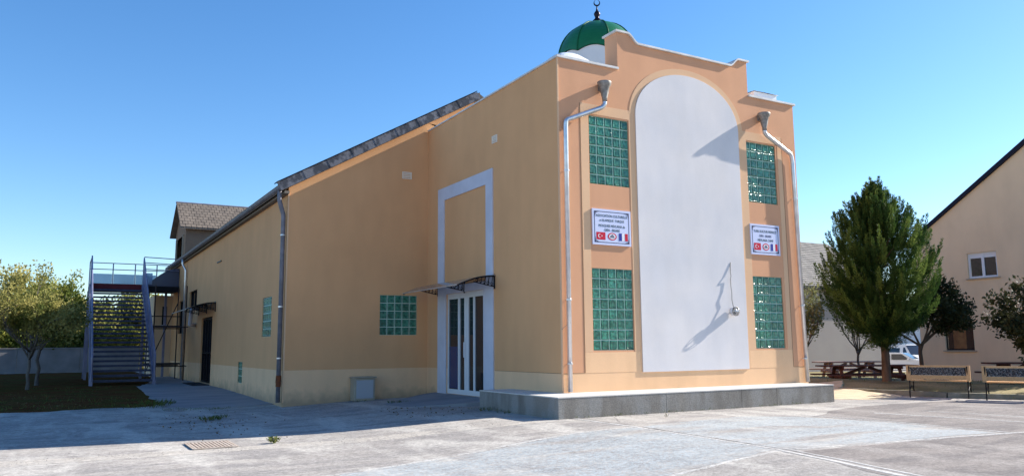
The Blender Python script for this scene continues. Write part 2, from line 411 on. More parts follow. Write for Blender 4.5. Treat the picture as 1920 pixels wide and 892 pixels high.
strip([(-.52,-5.80),(1.2,-6.0),(3.3,-6.27),(4.4,-6.42)], .07, 'court_line', m_line, .003)
strip([(3.25,-2.7),(3.42,-4.5),(3.32,-6.2)], .05, 'court_line', m_line, .003)
strip([(4.6,-3.2),(4.8,-4.3),(5.1,-6.2),(5.8,-9.5)], .07, 'court_line', m_line, .003)
strip([(5.7,-3.4),(6.1,-6.2)], .04, 'court_line', m_line, .003)
# cracks (thin dark sunken joints)
def crack(pts, w=.012, sub=40):
    P = []
    for (a, b) in zip(pts, pts[1:]):
        for k in range(sub):
            t = k/sub; x = a[0]+(b[0]-a[0])*t; y = a[1]+(b[1]-a[1])*t
            P.append((x+noise.noise(Vector((x*2, y*2, 0)))*.04+noise.noise(Vector((x*9, y*9, 3)))*.015, y))
    L_ = []; R_ = []
    for i, p in enumerate(P):
        ww = w*(.25+abs(noise.noise(Vector((p[0]*5, p[1]*5, 7))))*2.2)
        L_.append((p[0]-ww/2, p[1])); R_.append((p[0]+ww/2, p[1]))
    mb = MB()
    for i in range(len(P)-1):
        mb.poly([(*L_[i], g(*L_[i])+.006), (*R_[i], g(*R_[i])+.006), (*R_[i+1], g(*R_[i+1])+.006), (*L_[i+1], g(*L_[i+1])+.006)])
    return mb.obj('asphalt_crack', mat('crack_dirt', (.05,.045,.04)), kind='structure')
crack([(-.30,-.98),(-.36,-2.75),(-.60,-5.3)], .016)
crack([(-.1,-4.3),(-.25,-5.2)], .006)
crack([(.4,-1.0),(-.2,-2.0)], .008)
crack([(2.9,-1.0),(3.6,-2.1),(5.4,-2.6)], .006)
crack([(-6.9,-2.2),(-5.2,-2.9),(-3.0,-2.3),(-1.4,-1.9)], .005)
crack([(-8.2,-3.4),(-7.1,-4.6),(-6.7,-6.4)], .005)
crack([(4.2,-4.2),(6.2,-3.6),(8.4,-3.9)], .005)
crack([(1.0,-6.6),(1.9,-7.6),(1.7,-8.8)], .005)
# loose grit and pebbles
gb = MB()
for k in range(700):
    q_ = random.random()*.6
    if q_ < .35: x, y = random.uniform(-.7,6.3), -1.0-abs(random.gauss(0,.12))
    elif q_ < .6: x, y = random.uniform(-9,-1), -.7+random.gauss(0,.25)
    else: x, y = random.uniform(-9,9), random.uniform(-7,-1.2)
    r0 = random.uniform(.003,.009); z = g(x,y)+.004; a = random.uniform(0,6.28)
    P_ = [(x+r0*math.cos(a+t), y+r0*math.sin(a+t), z) for t in (0,2.09,4.19)]; tp = (x,y,z+r0*.9)
    for i in range(3): gb.poly([P_[i], P_[(i+1)%3], tp])
gb.obj('loose_grit', mat('grit', (.30,.28,.25), (.16,.15,.14), nscale=30), fix=False, kind='stuff', label='loose grit and small pebbles on the forecourt')
# circle mark, faintly painted at the bottom of the court
mb = MB()
for k in range(28):
    a0 = k/28*2*math.pi; a1 = (k+.86)/28*2*math.pi
    if noise.noise(Vector((k*.7, 0, 0))) < -.25: continue
    cx, cy = -5.15, -5.0
    P = [(cx+r0*math.cos(a), cy+r0*math.sin(a)) for r0, a in ((.55,a0),(.63,a0),(.63,a1),(.55,a1))]
    mb.poly([(*p, g(*p)+.004) for p in P])
mb.obj('court_circle_mark', m_line, kind='structure')
# pale cement strip beside the shade line with the drain in it
drape('cement_strip', [(-30,-.75),(-9.5,-.35),(-7,-.45),(-4,-.6),(-1.3,-.75),(-1.0,-1.02),(-1.0,-1.25),(-4,-1.1),(-7,-.95),(-9.5,-.9),(-30,-1.3)], m_strip, .0025, jit=.03, kind='structure')
# dark soil on the left, concrete pad by the side door, ramp to the main door
drape('soil_bed', [(-60,8.9),(-9.2,8.35),(-8.2,8.2),(-7.4,8.6),(-6.6,8.3),(-6.2,8.5),(-5.95,9.2),(-6.0,11),(-5.9,13.5),(-5.85,16.9),(-5.4,19.2),(-4.4,24),(-4.3,37.9),(-60,37.9)], m_soil, .012, jit=.10, kind='structure')
drape('concrete_pad', [(-5.8,16.6),(-5.95,13),(-5.9,9.2),(-6.0,7.9),(-5.1,7.2),(-3.55,7.1),(-3.63,8),(-3.63,27),(-4.4,26),(-5.3,19)], m_pad, .02, jit=.03, kind='structure')
mb = MB()
prof = [(0, 5.75), (-.35, 5.7), (-.9, 5.35), (-1.6, 4.85), (-1.95, 4.3), (-1.75, 3.55), (-1.2, 3.05), (-.7, 2.6), (0, 2.35)]
top = [(x, y, .135-.17*min(1, -x/1.9)) for x, y in prof]
base_ = [(x, y, g(x, y)-.02) for x, y in prof]
mb.poly(top)
for a, b, c, d in zip(top, top[1:], base_[1:], base_): mb.poly([a, b, c, d])
mb.obj('door_ramp', m_pad, kind='structure')
# lawn, sand, kerb on the right
lp = [(x+.10, y) for x, y in KERB[1:]]+[(200,-200),(200,200),(8,200),(7.6,30),(8.2,8),(9.2,3.4)]
bm_x = drape('lawn', lp, m_lawn, .02, jit=0, kind='structure')
# refine lawn heights (the grass bed is level with the kerb top)
for v in bm_x.data.vertices:
    x, y = v.co.x, v.co.y
    d = x-(kerb_x(y)+.10) if y < 1.3 else 9
    v.co.z += (.09*max(0, 1-abs(x-10.6)/2.2) if x < 12.8 else 0)
drape('sand_patch', [(6.9,-.35),(6.9,2.2),(8.2,3.4),(10.3,3.0),(10.9,2.2),(9.35,1.3),(9.2,.2),(9.25,-.65),(8.1,-1.1),(7.4,-.85)], m_sand, .135, jit=.08, kind='structure')
for v in bpy.data.objects['sand_patch'].data.vertices:
    x, y = v.co.x, v.co.y; v.co.z += -.13+.10*sm(6.9, 9.2, x)*sm(-.9, .8, y)+.012*noise.noise(Vector((x*3,y*3,0)))
kerb = bpy.data.objects.new('kerb', None); COL.objects.link(kerb); kerb['kind'] = 'structure'
km = MB().box((-.075, -.49, -.12), (.075, .49, .12)).mesh('kerb_stone', m_kerb)
pos = 0; seg = []
for (a, b) in zip(KERB[1:], KERB[2:]):
    a = Vector((*a, 0)); b = Vector((*b, 0)); L_ = (b-a).length; n = max(1, round(L_)); 
    for k in range(n):
        p = a.lerp(b, (k+.5)/n); rz = math.atan2(-(b-a).x, (b-a).y)
        o = inst('kerb_stone', km, kerb, (p.x, p.y, random.uniform(-.008, .008)), (random.uniform(-.01,.01), random.uniform(-.02,.02), rz+random.uniform(-.012,.012)))
        o.scale = (1, L_/n*1.0, 1)
# drain grate in the strip
dr = thing('drain_grate', 'rusty slotted drain grate set in the pale strip by the shadow edge', 'drain grate')
def QG(x, y): return Vector((x, y, g(x, y)))
fr = MB(); x0, x1, y0, y1 = -6.52, -5.93, -.53, .28
zz = g(-6.2, -.1)+.014
for a, b in (((x0,y0),(x1,y0)),((x1,y0),(x1,y1)),((x1,y1),(x0,y1)),((x0,y1),(x0,y0))): fr.bar((*a,zz),(*b,zz),.03,.012)
fr.obj('frame', m_grate, dr)
MB().poly([(x0,y0,zz-.006),(x1,y0,zz-.006),(x1,y1,zz-.006),(x0,y1,zz-.006)]).obj('sump', m_dark, dr)
bmx = MB().box((-.016,-.38,-.005),(.016,.38,.005)).mesh('grate_bar', m_grate)
for k in range(11): inst('grate_bar', bmx, dr, (x0+.04+k*.051, -.125, zz))

# ---------------------------------------------------------------- the building
W, T, D, XG = 6.75, 6.90, 6.25, -3.63
BAND = .73
hall = thing('assembly_hall', 'tan and orange rendered hall with green dome and tall pale arch panel on its front', 'building')
def wall(u0, u1, z0, z1, holes, P, depth=.14, n=None, edges=True):
    """wall faces in a plane; P(u, z, inset) gives the 3D point; holes = (u0,u1,z0,z1)"""
    mb = MB()
    us = sorted({u0, u1}|{min(max(h[i], u0), u1) for h in holes for i in (0, 1)})
    zs = sorted({z0, z1}|{min(max(h[i], z0), z1) for h in holes for i in (2, 3)})
    for a, b in zip(us, us[1:]):
        for c, d in zip(zs, zs[1:]):
            mu, mz = (a+b)/2, (c+d)/2
            if any(h[0] < mu < h[1] and h[2] < mz < h[3] for h in holes): continue
            mb.poly([P(a,c,0), P(b,c,0), P(b,d,0), P(a,d,0)])
    for h in holes:
        a, b, c, d = max(h[0],u0), min(h[1],u1), max(h[2],z0), min(h[3],z1)
        if c >= d or a >= b: continue
        if h[2] >= z0: mb.poly([P(a,c,0),P(b,c,0),P(b,c,depth),P(a,c,depth)])
        if h[3] <= z1: mb.poly([P(a,d,0),P(b,d,0),P(b,d,depth),P(a,d,depth)])
        mb.poly([P(a,c,0),P(a,d,0),P(a,d,depth),P(a,c,depth)]); mb.poly([P(b,c,0),P(b,d,0),P(b,d,depth),P(b,c,depth)])
    return mb
PF = lambda u, z, i: (u, i, z)             # front facade (outward -y)
PS = lambda u, z, i: (i, u, z)             # side of the front block (outward -x)
PG = lambda u, z, i: (u, D+i, z)           # gable wall of the long hall
PL = lambda u, z, i: (XG+i, u, z)          # long left wall
winF = [(.73,1.73,1.15,2.75),(.73,1.73,4.43,5.83),(5.06,6.06,1.15,2.75),(5.06,6.06,4.43,5.83)]
wall(0, W, BAND, T, winF, PF).obj('front_wall', m_face, hall, fix=False)
wall(0, W, .30, BAND, [], PF).obj('front_base_course', m_cream, hall, fix=False)
doorS = (3.12, 5.09, .14, 2.52)
ventS = (2.46, 2.68, 5.73, 5.95)
wall(0, D, BAND, T, [doorS], PS).obj('side_wall', m_tan, hall, fix=False)
wall(0, D, -.3, BAND, [doorS], PS).obj('side_base_course', m_cream, hall, fix=False)
wall(0, 9, -.3, T, [], lambda u, z, i: (W-i, u, z)).obj('right_side_wall', m_tan, hall, fix=False)
# gable with sloping top
winG = (-1.29, -.29, 1.55, 2.55)
RS = .5735                                     # roof slope
def roof_z(x): return 5.06+RS*(x+3.63)         # underside line of the roof at the gable
XR = 1.50
gb = wall(XG, 0, BAND, 4.6, [winG], PG)
gb.poly([PG(XG,4.6,0), PG(0,4.6,0), PG(0,roof_z(0),0), PG(XG,roof_z(XG),0)])
gb.poly([PG(0,6.6,0), PG(7.0,6.6,0), PG(6.63,roof_z(XR)-RS*(6.63-XR),0), PG(XR,roof_z(XR),0), PG(0,roof_z(0),0)])
gb.obj('gable_wall', m_tan, hall, fix=False)
wall(XG, 0, -.3, BAND, [], PG).obj('gable_base_course', m_cream, hall, fix=False)
# long left wall
YE = 27.2
wL = (7.62,8.62,1.54,2.54); wS = (10.92,11.52,.27,.87); dL = (16.2,18.5,.06,2.36); hL = (19.9,21.9,2.85,3.53); rL = (23.6,24.9,1.9,3.3)
wall(D, YE, BAND, 5.02, [wL,wS,dL,hL,rL], PL).obj('long_wall', m_tan, hall, fix=False)
wall(D, YE, -.3, BAND, [wS,dL], PL).obj('long_wall_base_course', m_cream, hall, fix=False)
wall(D+.0, YE, 5.0, 5.055, [], lambda u, z, i: (XG+i, u, z)).obj('wall_head', m_tan, hall, fix=False)
# small wing behind the stair landing
wg = MB(); wg.box((-4.42, YE+.0, -.3), (XG-.003, YE+3, 3.7)); 
wg.obj('rear_wing_wall', m_house, hall)
wf = MB(); wf.box((-4.06, YE-.02, 2.35), (-3.86, YE-.003, 3.2)); wf.obj('rear_wing_window', m_dark, hall)
MB().box((-4.10, YE-.06, 2.29), (-3.82, YE-.003, 2.35)).obj('window_sill', m_trim, hall)
rb_ = MB(); rb_.box((-2.5,29.2,-.3),(6.6,38.0,5.0)); rb_.prism([(-2.6,29.1,5.65),(1.5,29.1,8.0),(6.8,29.1,4.96),(6.8,29.1,4.8),(-2.6,29.1,4.8)],(0,9,0)); rb_.obj('rear_shade_block', m_tan, hall)  # unseen block added behind the hall to throw shade on the boundary wall
# corner beads (thin pale lines at the corners)
MB().box((-.012,-.012,.37),(.02,.02,6.9)).obj('corner_bead', m_frame, hall)
MB().box((XG-.012,D-.012,0),(XG+.02,D+.02,4.95)).obj('corner_bead', m_frame, hall)
# raised centre of the front, with swept shoulders
XA, XB, ZH, ZM = 1.50, 5.26, 7.72, 7.53
def crest(n=7):
    pts = [(XA, ZH), (XA+.27, ZH)]
    for k in range(1, n+1):
        t = k/n; pts.append((XA+.27+.28*t, ZH-(ZH-ZM)*(t*t*(3-2*t))))
    right = [(XA+XB-x, z) for x, z in pts][::-1]
    return pts+right
cr = crest(); TH = .42
up_ = MB(); up_.prism([(x, 0, z) for x, z in [(XB, T)]+cr[::-1]+[(XA, T)]], (0, TH, 0)); up_.obj('front_crest', m_face, hall)
# parapet tops and copings
cp = MB()
for (x0, z0), (x1, z1) in zip(cr, cr[1:]):
    cp.prism([(x0,-.045,z0+.002),(x1,-.045,z1+.002),(x1,-.045,z1+.042),(x0,-.045,z0+.042)], (0,TH+.07,0))
cp.box((XA-.05,-.045,ZH+.002),(XA,TH+.025,ZH+.042)); cp.box((XB,-.045,ZH+.002),(XB+.05,TH+.025,ZH+.042))
cp.obj('crest_coping', m_cop, hall)
MB().box((-.03,-.045,T),(XA-.003,.28,T+.045)).obj('left_front_coping', m_cop, hall)
MB().box((XB+.003,-.045,T),(W+.05,.28,T+.045)).obj('right_front_coping', m_cop, hall)
MB().box((-.03,.283,T),(.25,D-.01,T+.035)).obj('side_coping', m_cop, hall)
MB().box((W-.25,.283,T),(W+.05,9,T+.045)).obj('right_side_coping', m_cop, hall)
ip = MB(); ip.box((.25,.25,6.0),(W-.25,.28,T)); ip.box((.22,.28,6.0),(.25,D,T)); ip.box((W-.25,.28,6.0),(W-.22,9,T)); ip.obj('parapet_back', m_cream, hall)
MB().box((.2,.2,6.40),(W-.2,9,6.46)).obj('flat_roof', mat('roof_felt',(.12,.12,.12)), hall)
# beige framing strips round the windows and arch, 12 mm proud
CX = 3.39; AW, ASPR, ATOP = 1.475, 6.0, 7.07
def arch(hw, zs, zt, n=28, z0=None):
    pts = []
    for k in range(n+1):
        a = math.pi*k/n; c_, s_ = math.cos(a), math.sin(a)
        pts.append((CX+hw*(abs(c_)**.98)*(1 if c_ > 0 else -1), zs+(zt-zs)*(abs(s_)**1.0)))
    return pts
def framer(x0, x1):
    mb = MB(); y = -.005
    def slab(a, b, c, d): mb.box((a, y, c), (b, -.001, d))
    slab(x0, x0+.19, 1.12, 6.06); slab(x1-.14, x1, 1.12, 6.06); slab(x0+.19, x1-.14, 5.86, 6.06)
    mb.obj('window_surround', m_frame, hall)
    MB().box((x0,-.004,BAND-.002),(x1,-.001,1.117)).obj('apron', m_cream, hall)
framer(.53, 1.885); framer(4.93, 6.27)
inner = arch(AW+.005, ASPR, ATOP+.005); outer = arch(AW+.15, ASPR, ATOP+.14)
ab = MB()
for i in range(len(inner)-1):
    a, b, c, d = inner[i], inner[i+1], outer[i+1], outer[i]
    ab.prism([(a[0],-.007,a[1]),(b[0],-.007,b[1]),(c[0],-.007,c[1]),(d[0],-.007,d[1])], (0,.006,0))
ab.box((CX-AW-.038,-.008,BAND+.004),(CX-AW-.004,-.001,ASPR)); ab.box((CX+AW+.004,-.008,BAND+.004),(CX+AW+.065,-.001,ASPR))
ab.obj('arch_surround', m_frame, hall)
pn = MB(); pn.prism([(x,-.024,z) for x, z in arch(AW, ASPR, ATOP)]+[(CX-AW,-.024,.715),(CX+AW,-.024,.715)], (0,.0235,0))
pn.obj('arch_panel', m_panel, hall, label='tall pale grey arched panel')
# thin grooves
m_groove = mat('groove', (.28,.17,.1))
for a, b in [((x-.005,-.004,BAND+.004),(x+.005,-.0005,6.05)) for x in (.515, 1.897, 4.925, 6.285)]+[((.01,-.004,BAND-.004),(.508,-.0005,BAND+.003)),((6.292,-.004,BAND-.004),(W-.01,-.0005,BAND+.003)),((-.004,.0,BAND-.004),(-.0005,2.62,BAND+.004))]:
    MB().box(a, b).obj('render_groove', m_groove, hall)
# glass block windows
bb = MB(); h = .0895
ring = [(h-.0, .0), (h-.006, -.012), (h-.02, -.016), (h-.034, -.010)]
prev = None
for r0, yy in ring:
    q = [(-r0, yy, -r0), (r0, yy, -r0), (r0, yy, r0), (-r0, yy, r0)]
    if prev:
        for k in range(4): bb.poly([prev[k], prev[(k+1)%4], q[(k+1)%4], q[k]])
    prev = q
mid = (0, -.0112, 0)
for k in range(4): bb.poly([prev[k], prev[(k+1)%4], mid])
blk = bb.mesh('glass_block', m_block)
def block_window(h, P, rotz, n=.2, name='glass_block_window', rec=.028):
    u0, u1, z0, z1 = h; nu = round((u1-u0)/n); nz = round((z1-z0)/n)
    win = MB().poly([P(u0,z0,rec),P(u1,z0,rec),P(u1,z1,rec),P(u0,z1,rec)]).obj(name, m_mort, hall, fix=False)
    for i in range(nu):
        for k in range(nz):
            p = P(u0+(i+.5)*(u1-u0)/nu, z0+(k+.5)*(z1-z0)/nz, rec-.001)
            inst('glass_block', blk, win, p, (random.uniform(-.02,.02), 0, rotz+random.uniform(-.02,.02)))
    return win
for hh in winF: block_window(hh, PF, 0)
block_window(winG, PG, 0); block_window(wL, PL, -math.pi/2); block_window(wS, PL, -math.pi/2)
# recessed openings
for hh, nm in ((hL, 'high_window'), (rL, 'rear_window')):
    w_ = MB().poly([PL(hh[0],hh[2],.12),PL(hh[1],hh[2],.12),PL(hh[1],hh[3],.12),PL(hh[0],hh[3],.12)]).obj(nm, m_glass, hall, fix=False)
    f_ = MB(); 
    for a, b in (((hh[0],hh[2]),(hh[1],hh[2])),((hh[0],hh[3]),(hh[1],hh[3])),((hh[0],hh[2]),(hh[0],hh[3])),((hh[1],hh[2]),(hh[1],hh[3])),(((hh[0]+hh[1])/2,hh[2]),((hh[0]+hh[1])/2,hh[3]))):
        f_.bar(PL(*a,.10), PL(*b,.10), .06)
    f_.obj('frame', m_black, w_)
# main door with its tall white surround
su = MB(); y0_, y1_ = 2.66, 5.55
su.box((-.03,y0_,.13),(-.001,y0_+.32,5.20)); su.box((-.03,y1_-.35,.13),(-.001,y1_,5.20)); su.box((-.03,y0_+.32,4.88),(-.001,y1_-.35,5.20))
su.box((-.026,y0_+.32,2.52),(-.001,y1_-.35,2.70)); su.box((-.026,y0_+.32,.13),(-.001,3.12,2.52)); su.box((-.026,5.09,.13),(-.001,5.20,2.52))
su.obj('door_surround', m_trim, hall)
dd = MB().box((.13,3.12,.14),(.15,5.09,2.52)).obj('entrance_door', m_dark, hall)
fr = MB()
fr.box((.03,3.09,.14),(.10,3.13,2.52)); fr.box((.03,5.035,.14),(.10,5.09,2.52)); fr.box((.03,3.13,2.43),(.10,5.035,2.52)); fr.box((.03,3.13,.14),(.10,5.035,.18))
fr.obj('door_frame', m_pvc, dd)
def leaf(a, b, film, sl, sr):
    f = MB()
    f.box((.022,a,.18),(.07,a+sl,2.43)); f.box((.022,b-sr,.18),(.07,b,2.43)); f.box((.022,a+sl,2.385),(.07,b-sr,2.43)); f.box((.022,a+sl,.18),(.07,b-sr,.25))
    f.obj('door_leaf', m_pvc, dd)
    MB().box((.045,a+sl,.25),(.055,b-sr,2.385)).obj('door_glass', m_glass, dd)
    if film: MB().box((.038,a+sl+.01,.27),(.043,b-sr-.01,1.25)).obj('blue_film', m_glassb, dd)
leaf(3.13,3.665,False,.01,.035); leaf(3.67,4.045,False,.035,.10); leaf(4.05,4.45,False,.11,.045); leaf(4.455,5.033,True,.045,.015)
MB().tube([(-.02,4.10,1.0),(-.02,4.10,1.35)],.012).obj('door_handle', m_pvc, dd)
# side door
sd = MB().box((XG+.11,16.2,.06),(XG+.13,18.5,2.36)).obj('side_door', m_black, hall)
gl = MB()
for k in range(4):
    a = 16.28+k*.56
    gl.box((XG+.095,a+.05,1.15),(XG+.108,a+.48,2.25))
gl.obj('door_pane', m_glass, sd)
gr = MB()
for k in range(5): gr.bar((XG+.08,16.24+k*.555,.08),(XG+.08,16.24+k*.555,2.34),.05)
for z in (.1,1.1,2.3): gr.bar((XG+.08,16.2,z),(XG+.08,18.5,z),.05)
gr.obj('door_frame', m_black, sd)
# arched awnings on wrought brackets
def awning(name, P, u0, u1, z, out, nb, rise=.24):
    root = MB(); n = 12
    def arc(t): return out*t, rise*(1-t**2.0)*1.0
    me = []
    for i in range(n):
        a, b = arc(i/n), arc((i+1)/n)
        root.poly([P(u0,z+a[1],-a[0]),P(u1,z+a[1],-a[0]),P(u1,z+b[1],-b[0]),P(u0,z+b[1],-b[0])])
    ro = root.obj(name, m_poly, hall, fix=False)
    so = ro.modifiers.new('solid','SOLIDIFY'); so.thickness = .006
    for k in range(nb):
        u = u0+.02+(u1-u0-.04)*k/(nb-1)
        b = MB()
        b.tube([P(u,z+arc(i/n)[1]-.02,-arc(i/n)[0]) for i in range(n+1)], .016, 6)
        b.tube([P(u,z+rise+.02,-.02),P(u,z-.06,-.02)], .018, 6)
        low = [P(u,z-.02+.14*(t/8),-(out*.75)*t/8) for t in range(9)]
        b.tube([P(u,z+.0,-.02)]+low[1:7], .012, 6)
        for t in (1,2,3,4,5):
            c = low[t]; tt = t/8*.75; d_ = P(u, z+arc(tt)[1]-.02, -(out*tt)+.03)
            b.tube([c, ((c[0]+d_[0])/2,(c[1]+d_[1])/2+0,(c[2]+d_[2])/2+.01), d_], .009, 5)
            b.tube([P(u, c[2]+.05+.03*math.cos(q*.9), -out*.75*t/8+.035*math.sin(q*.9)) for q in range(8)], .007, 4)
        b.obj('bracket', m_black, ro)
    e = MB(); e.bar(P(u0,z,-out),P(u1,z,-out),.022); e.bar(P(u0,z+rise,-.02),P(u1,z+rise,-.02),.02); e.obj('edge_rail', m_zinc, ro)
awning('entrance_awning', PS, 2.58, 5.57, 2.55, .95, 3)
awning('side_awning', PL, 15.6, 19.2, 2.55, .95, 3, .26)
MB().box((XG-.55,16.2,.0),(XG-.003,18.6,.045)).obj('door_step', mat('dark_mat',(.03,.03,.035)), hall)
# vents, and a dark strip on the long wall
def vent(P, u, z, s):
    v = MB()
    a, b, c, d = u-s, u+s, z-s*.72, z+s*.72
    for q in ((a,b,c,c+.025),(a,b,d-.025,d),(a,a+.025,c+.025,d-.025),(b-.025,b,c+.025,d-.025)): 
        p0 = P(q[0],q[2],-.02); p1 = P(q[1],q[3],-.001); v.box(tuple(map(min,p0,p1)), tuple(map(max,p0,p1)))
    o = v.obj('wall_vent', m_vent, hall)
    for k in range(3):
        zz_ = c+.04+k*(d-c-.06)/3; p0 = P(a+.025,zz_,-.014); p1 = P(b-.025,zz_+.03,-.004)
        MB().box(tuple(map(min,p0,p1)), tuple(map(max,p0,p1))).obj('louvre', m_vent, o)
vent(PS, 2.57, 5.84, .12); vent(PG, -.60, 5.66, .13)
vs = MB(); vs.box((XG-.03,14.9,4.12),(XG-.001,15.6,4.16)); vs.obj('dark_wall_strip', m_black, hall)  # thin dark strip along the long wall
# roof of the long hall
def slab_roof(x0, x1, y0, y1, th, name, m):
    mb = MB(); a, b = roof_z(x0), roof_z(x1)
    mb.prism([(x0,y0,a),(x1,y0,b),(x1,y0,b+th),(x0,y0,a+th)], (0,y1-y0,0)); return mb.obj(name, m, hall)
slab_roof(XG-.20, XR, D-.10, 29.0, .20, 'roof_slope', m_slate)
mb = MB(); z1 = roof_z(XR); mb.prism([(XR+.003,D-.02,z1),(6.9,D-.02,z1-RS*5.4),(6.9,D-.02,z1-RS*5.4+.2),(XR+.003,D-.02,z1+.2)],(0,22.8,0)); mb.obj('far_roof_slope', m_slate, hall)
# verge of overlapped slates along the rake: individual slates
vg = MB(); Lr = math.hypot(XR-XG+.2, RS*(XR-XG+.2)); dirv = Vector((1,0,RS)).normalized(); nrm = Vector((-RS,0,1)).normalized()
p0 = Vector((XG-.21, D-.16, roof_z(XG-.21)+.005))
vs_ = MB().prism([(0,0,.0),(.36,0,0),(.36,0,.20),(0,0,.215)], (0,.055,0)).mesh('verge_slate', m_verge)
n = int(Lr/.345)
for k in range(n+1):
    o = inst('verge_slate', vs_, hall, tuple(p0+dirv*(Lr-.36)*k/n+Vector((0,(k%2)*.006,0))), (0,-math.atan(RS)+random.uniform(-.006,.006),0))
MB().prism([tuple(p0+nrm*.215+Vector((0,-.02,0))), tuple(p0+dirv*Lr+nrm*.215+Vector((0,-.02,0))), tuple(p0+dirv*Lr+nrm*.235+Vector((0,-.02,0))), tuple(p0+nrm*.235+Vector((0,-.02,0)))], (0,.3,0)).obj('verge_capping', m_navy, hall)
# gutter, soffit and downpipes of the long wall
gt = MB(); nseg = 8; ey0, ey1 = D-.15, 27.6; gx, gz = XG-.20, 5.02
for k in range(nseg):
    a0, a1 = math.pi+math.pi*k/nseg, math.pi+math.pi*(k+1)/nseg
    gt.poly([(gx+.075*math.cos(a0),ey0,gz+.02+.075*math.sin(a0)),(gx+.075*math.cos(a1),ey0,gz+.02+.075*math.sin(a1)),(gx+.075*math.cos(a1),ey1,gz+.02+.075*math.sin(a1)),(gx+.075*math.cos(a0),ey1,gz+.02+.075*math.sin(a0))])
gt.poly([(gx+.075*math.cos(math.pi+math.pi*k/8),ey0,gz+.02+.075*math.sin(math.pi+math.pi*k/8)) for k in range(9)])
go = gt.obj('gutter', m_zincd, hall, fix=False); q = go.modifiers.new('s','SOLIDIFY'); q.thickness = .006
MB().box((XG-.12,D-.09,4.90),(XG-.002,27.5,4.965)).obj('soffit_board', mat('grey_brown_soffit',(.22,.19,.16)), hall)
def pipe(name, pts, r, m, parent=hall, n=10):
    P_ = [Vector(p) for p in pts]; out = [P_[0]]
    for i in range(1, len(P_)-1):
        a, b, c = P_[i-1], P_[i], P_[i+1]; k = min(.06, (a-b).length*.4, (c-b).length*.4)
        s_, e_ = b+(a-b).normalized()*k, b+(c-b).normalized()*k
        for t in (0,.25,.5,.75,1): out.append(s_*(1-t)**2+b*2*t*(1-t)+e_*t*t)
    out.append(P_[-1]); return MB().tube(out, r, n).obj(name, m, parent, smooth=True)
dp = pipe('corner_downpipe', [(gx,D+.05,4.98),(gx,D+.05,4.72),(XG-.085,D+.10,4.40),(XG-.085,D+.10,.0)], .052, m_zincd)
for z in (3.9, 2.2, 1.0): MB().lathe([(.06,0),(.06,.03)],(XG-.085,D+.10,z),12).obj('pipe_clamp', m_zinc, dp)
MB().lathe([(.062,0),(.064,.22),(.058,.26)],(XG-.085,D+.10,.36),12).obj('rusty_sleeve', m_rust, dp)
MB().tube([(XG-.085,D+.10,.5),(XG-.085,D+.32,.52),(XG-.085,D+.34,.44)],.012,6).obj('tap', m_rust, dp)
pipe('rear_downpipe', [(gx,22.8,4.98),(gx,22.8,4.75),(XG-.08,22.7,4.5),(XG-.08,22.7,0)], .05, m_zinc)
pipe('vent_pipe', [(XG+.05,19.3,2.75),(XG-.25,19.3,2.75),(XG-.25,19.6,2.15),(XG-.02,19.9,2.15)], .07, m_trim)
# hoppers and downpipes of the front
def hopper(x, side):
    h = MB(); y = -.155
    prof = [(.135,.0),(.175,.02),(.175,.06),(.16,.07)]
    # bell of the hopper, bottom to top
    h.lathe([(.05,-.36),(.055,-.28),(.085,-.16),(.105,-.05),(.135,-.02),(.145,.03),(.145,.05),(.128,.05),(.10,-.03),(.03,-.06)], (x,y,6.46), 14)
    o = h.obj('rain_hopper', m_galv, hall, smooth=True)
    w2 = MB(); w2.box((x-.05,y+.10,6.36),(x+.05,-.001,6.50)); w2.obj('outlet_spout', m_galv, o)
    return o
hopper(1.03, -1); hopper(5.58, 1)
dl = pipe('front_downpipe', [(1.03,-.155,6.14),(1.03,-.150,6.05),(.97,-.13,5.98),(.13,-.085,5.62),(.125,-.072,5.5),(.125,-.072,.39)], .048, m_zinc, n=12)
drr = pipe('front_downpipe', [(5.58,-.155,6.14),(5.58,-.150,6.06),(5.66,-.14,6.00),(6.50,-.085,5.66),(6.55,-.072,5.5),(6.64,-.072,.39)], .048, m_zinc, n=12)
for z in (4.6, 2.1, .9):
    for (x, o_) in ((.13, dl), (6.565 if z > 4 else 6.60, drr)):
        MB().lathe([(.056,0),(.056,.025)],(x,-.072,z),12).obj('pipe_clamp', m_zinc, o_)
        MB().tube([(x,-.07,z+.01),(x-.02,-.001,z+.01)],.008,5).obj('clamp_pin', m_zinc, o_)
pipe('thin_wire', [(-.01,-.02,1.55),(.06,-.05,1.62),(.13,-.122,1.68)], .004, m_galv)
# dormer above the landing
dz0 = 3.4; y0d, y1d, ymid = 23.75, 26.95, 25.3; zE, zA = 6.62, 7.78
dorm = MB()
yo0, yo1, zo0, zo1 = 24.25, 26.45, 4.05, 6.2
for (a,b,c,d) in ((y0d,yo0,4.95,zE),(yo1,y1d,4.95,zE),(yo0,yo1,zo1,zE)): dorm.poly([(XG-.02,a,c),(XG-.02,b,c),(XG-.02,b,d),(XG-.02,a,d)])
dorm.poly([(XG-.02,y0d,zE),(XG-.02,y1d,zE),(XG-.02,ymid,zA-.05)])
for yy in (y0d, y1d): dorm.poly([(XG-.02,yy,4.95),(XG-.02,yy,zE),(-.9,yy,zE),(-.9,yy,roof_z(-.9)),(XG,yy,roof_z(XG))])
dormer = dorm.obj('dormer', mat('grey_brown_render',(.33,.215,.145),(.28,.18,.125)), hall, fix=False)
MB().poly([(XG+.2,y0d+.05,3.9),(XG+.2,y1d-.05,3.9),(XG+.2,y1d-.05,zE),(XG+.2,y0d+.05,zE)]).obj('dormer_opening', m_dark, dormer, fix=False)
MB().bar((XG-.05,yo0,zo0+1),(XG-.05,yo0,zo1),.07).bar((XG-.05,yo1,zo0+1),(XG-.05,yo1,zo1),.07).obj('opening_trim', m_boxp, dormer)
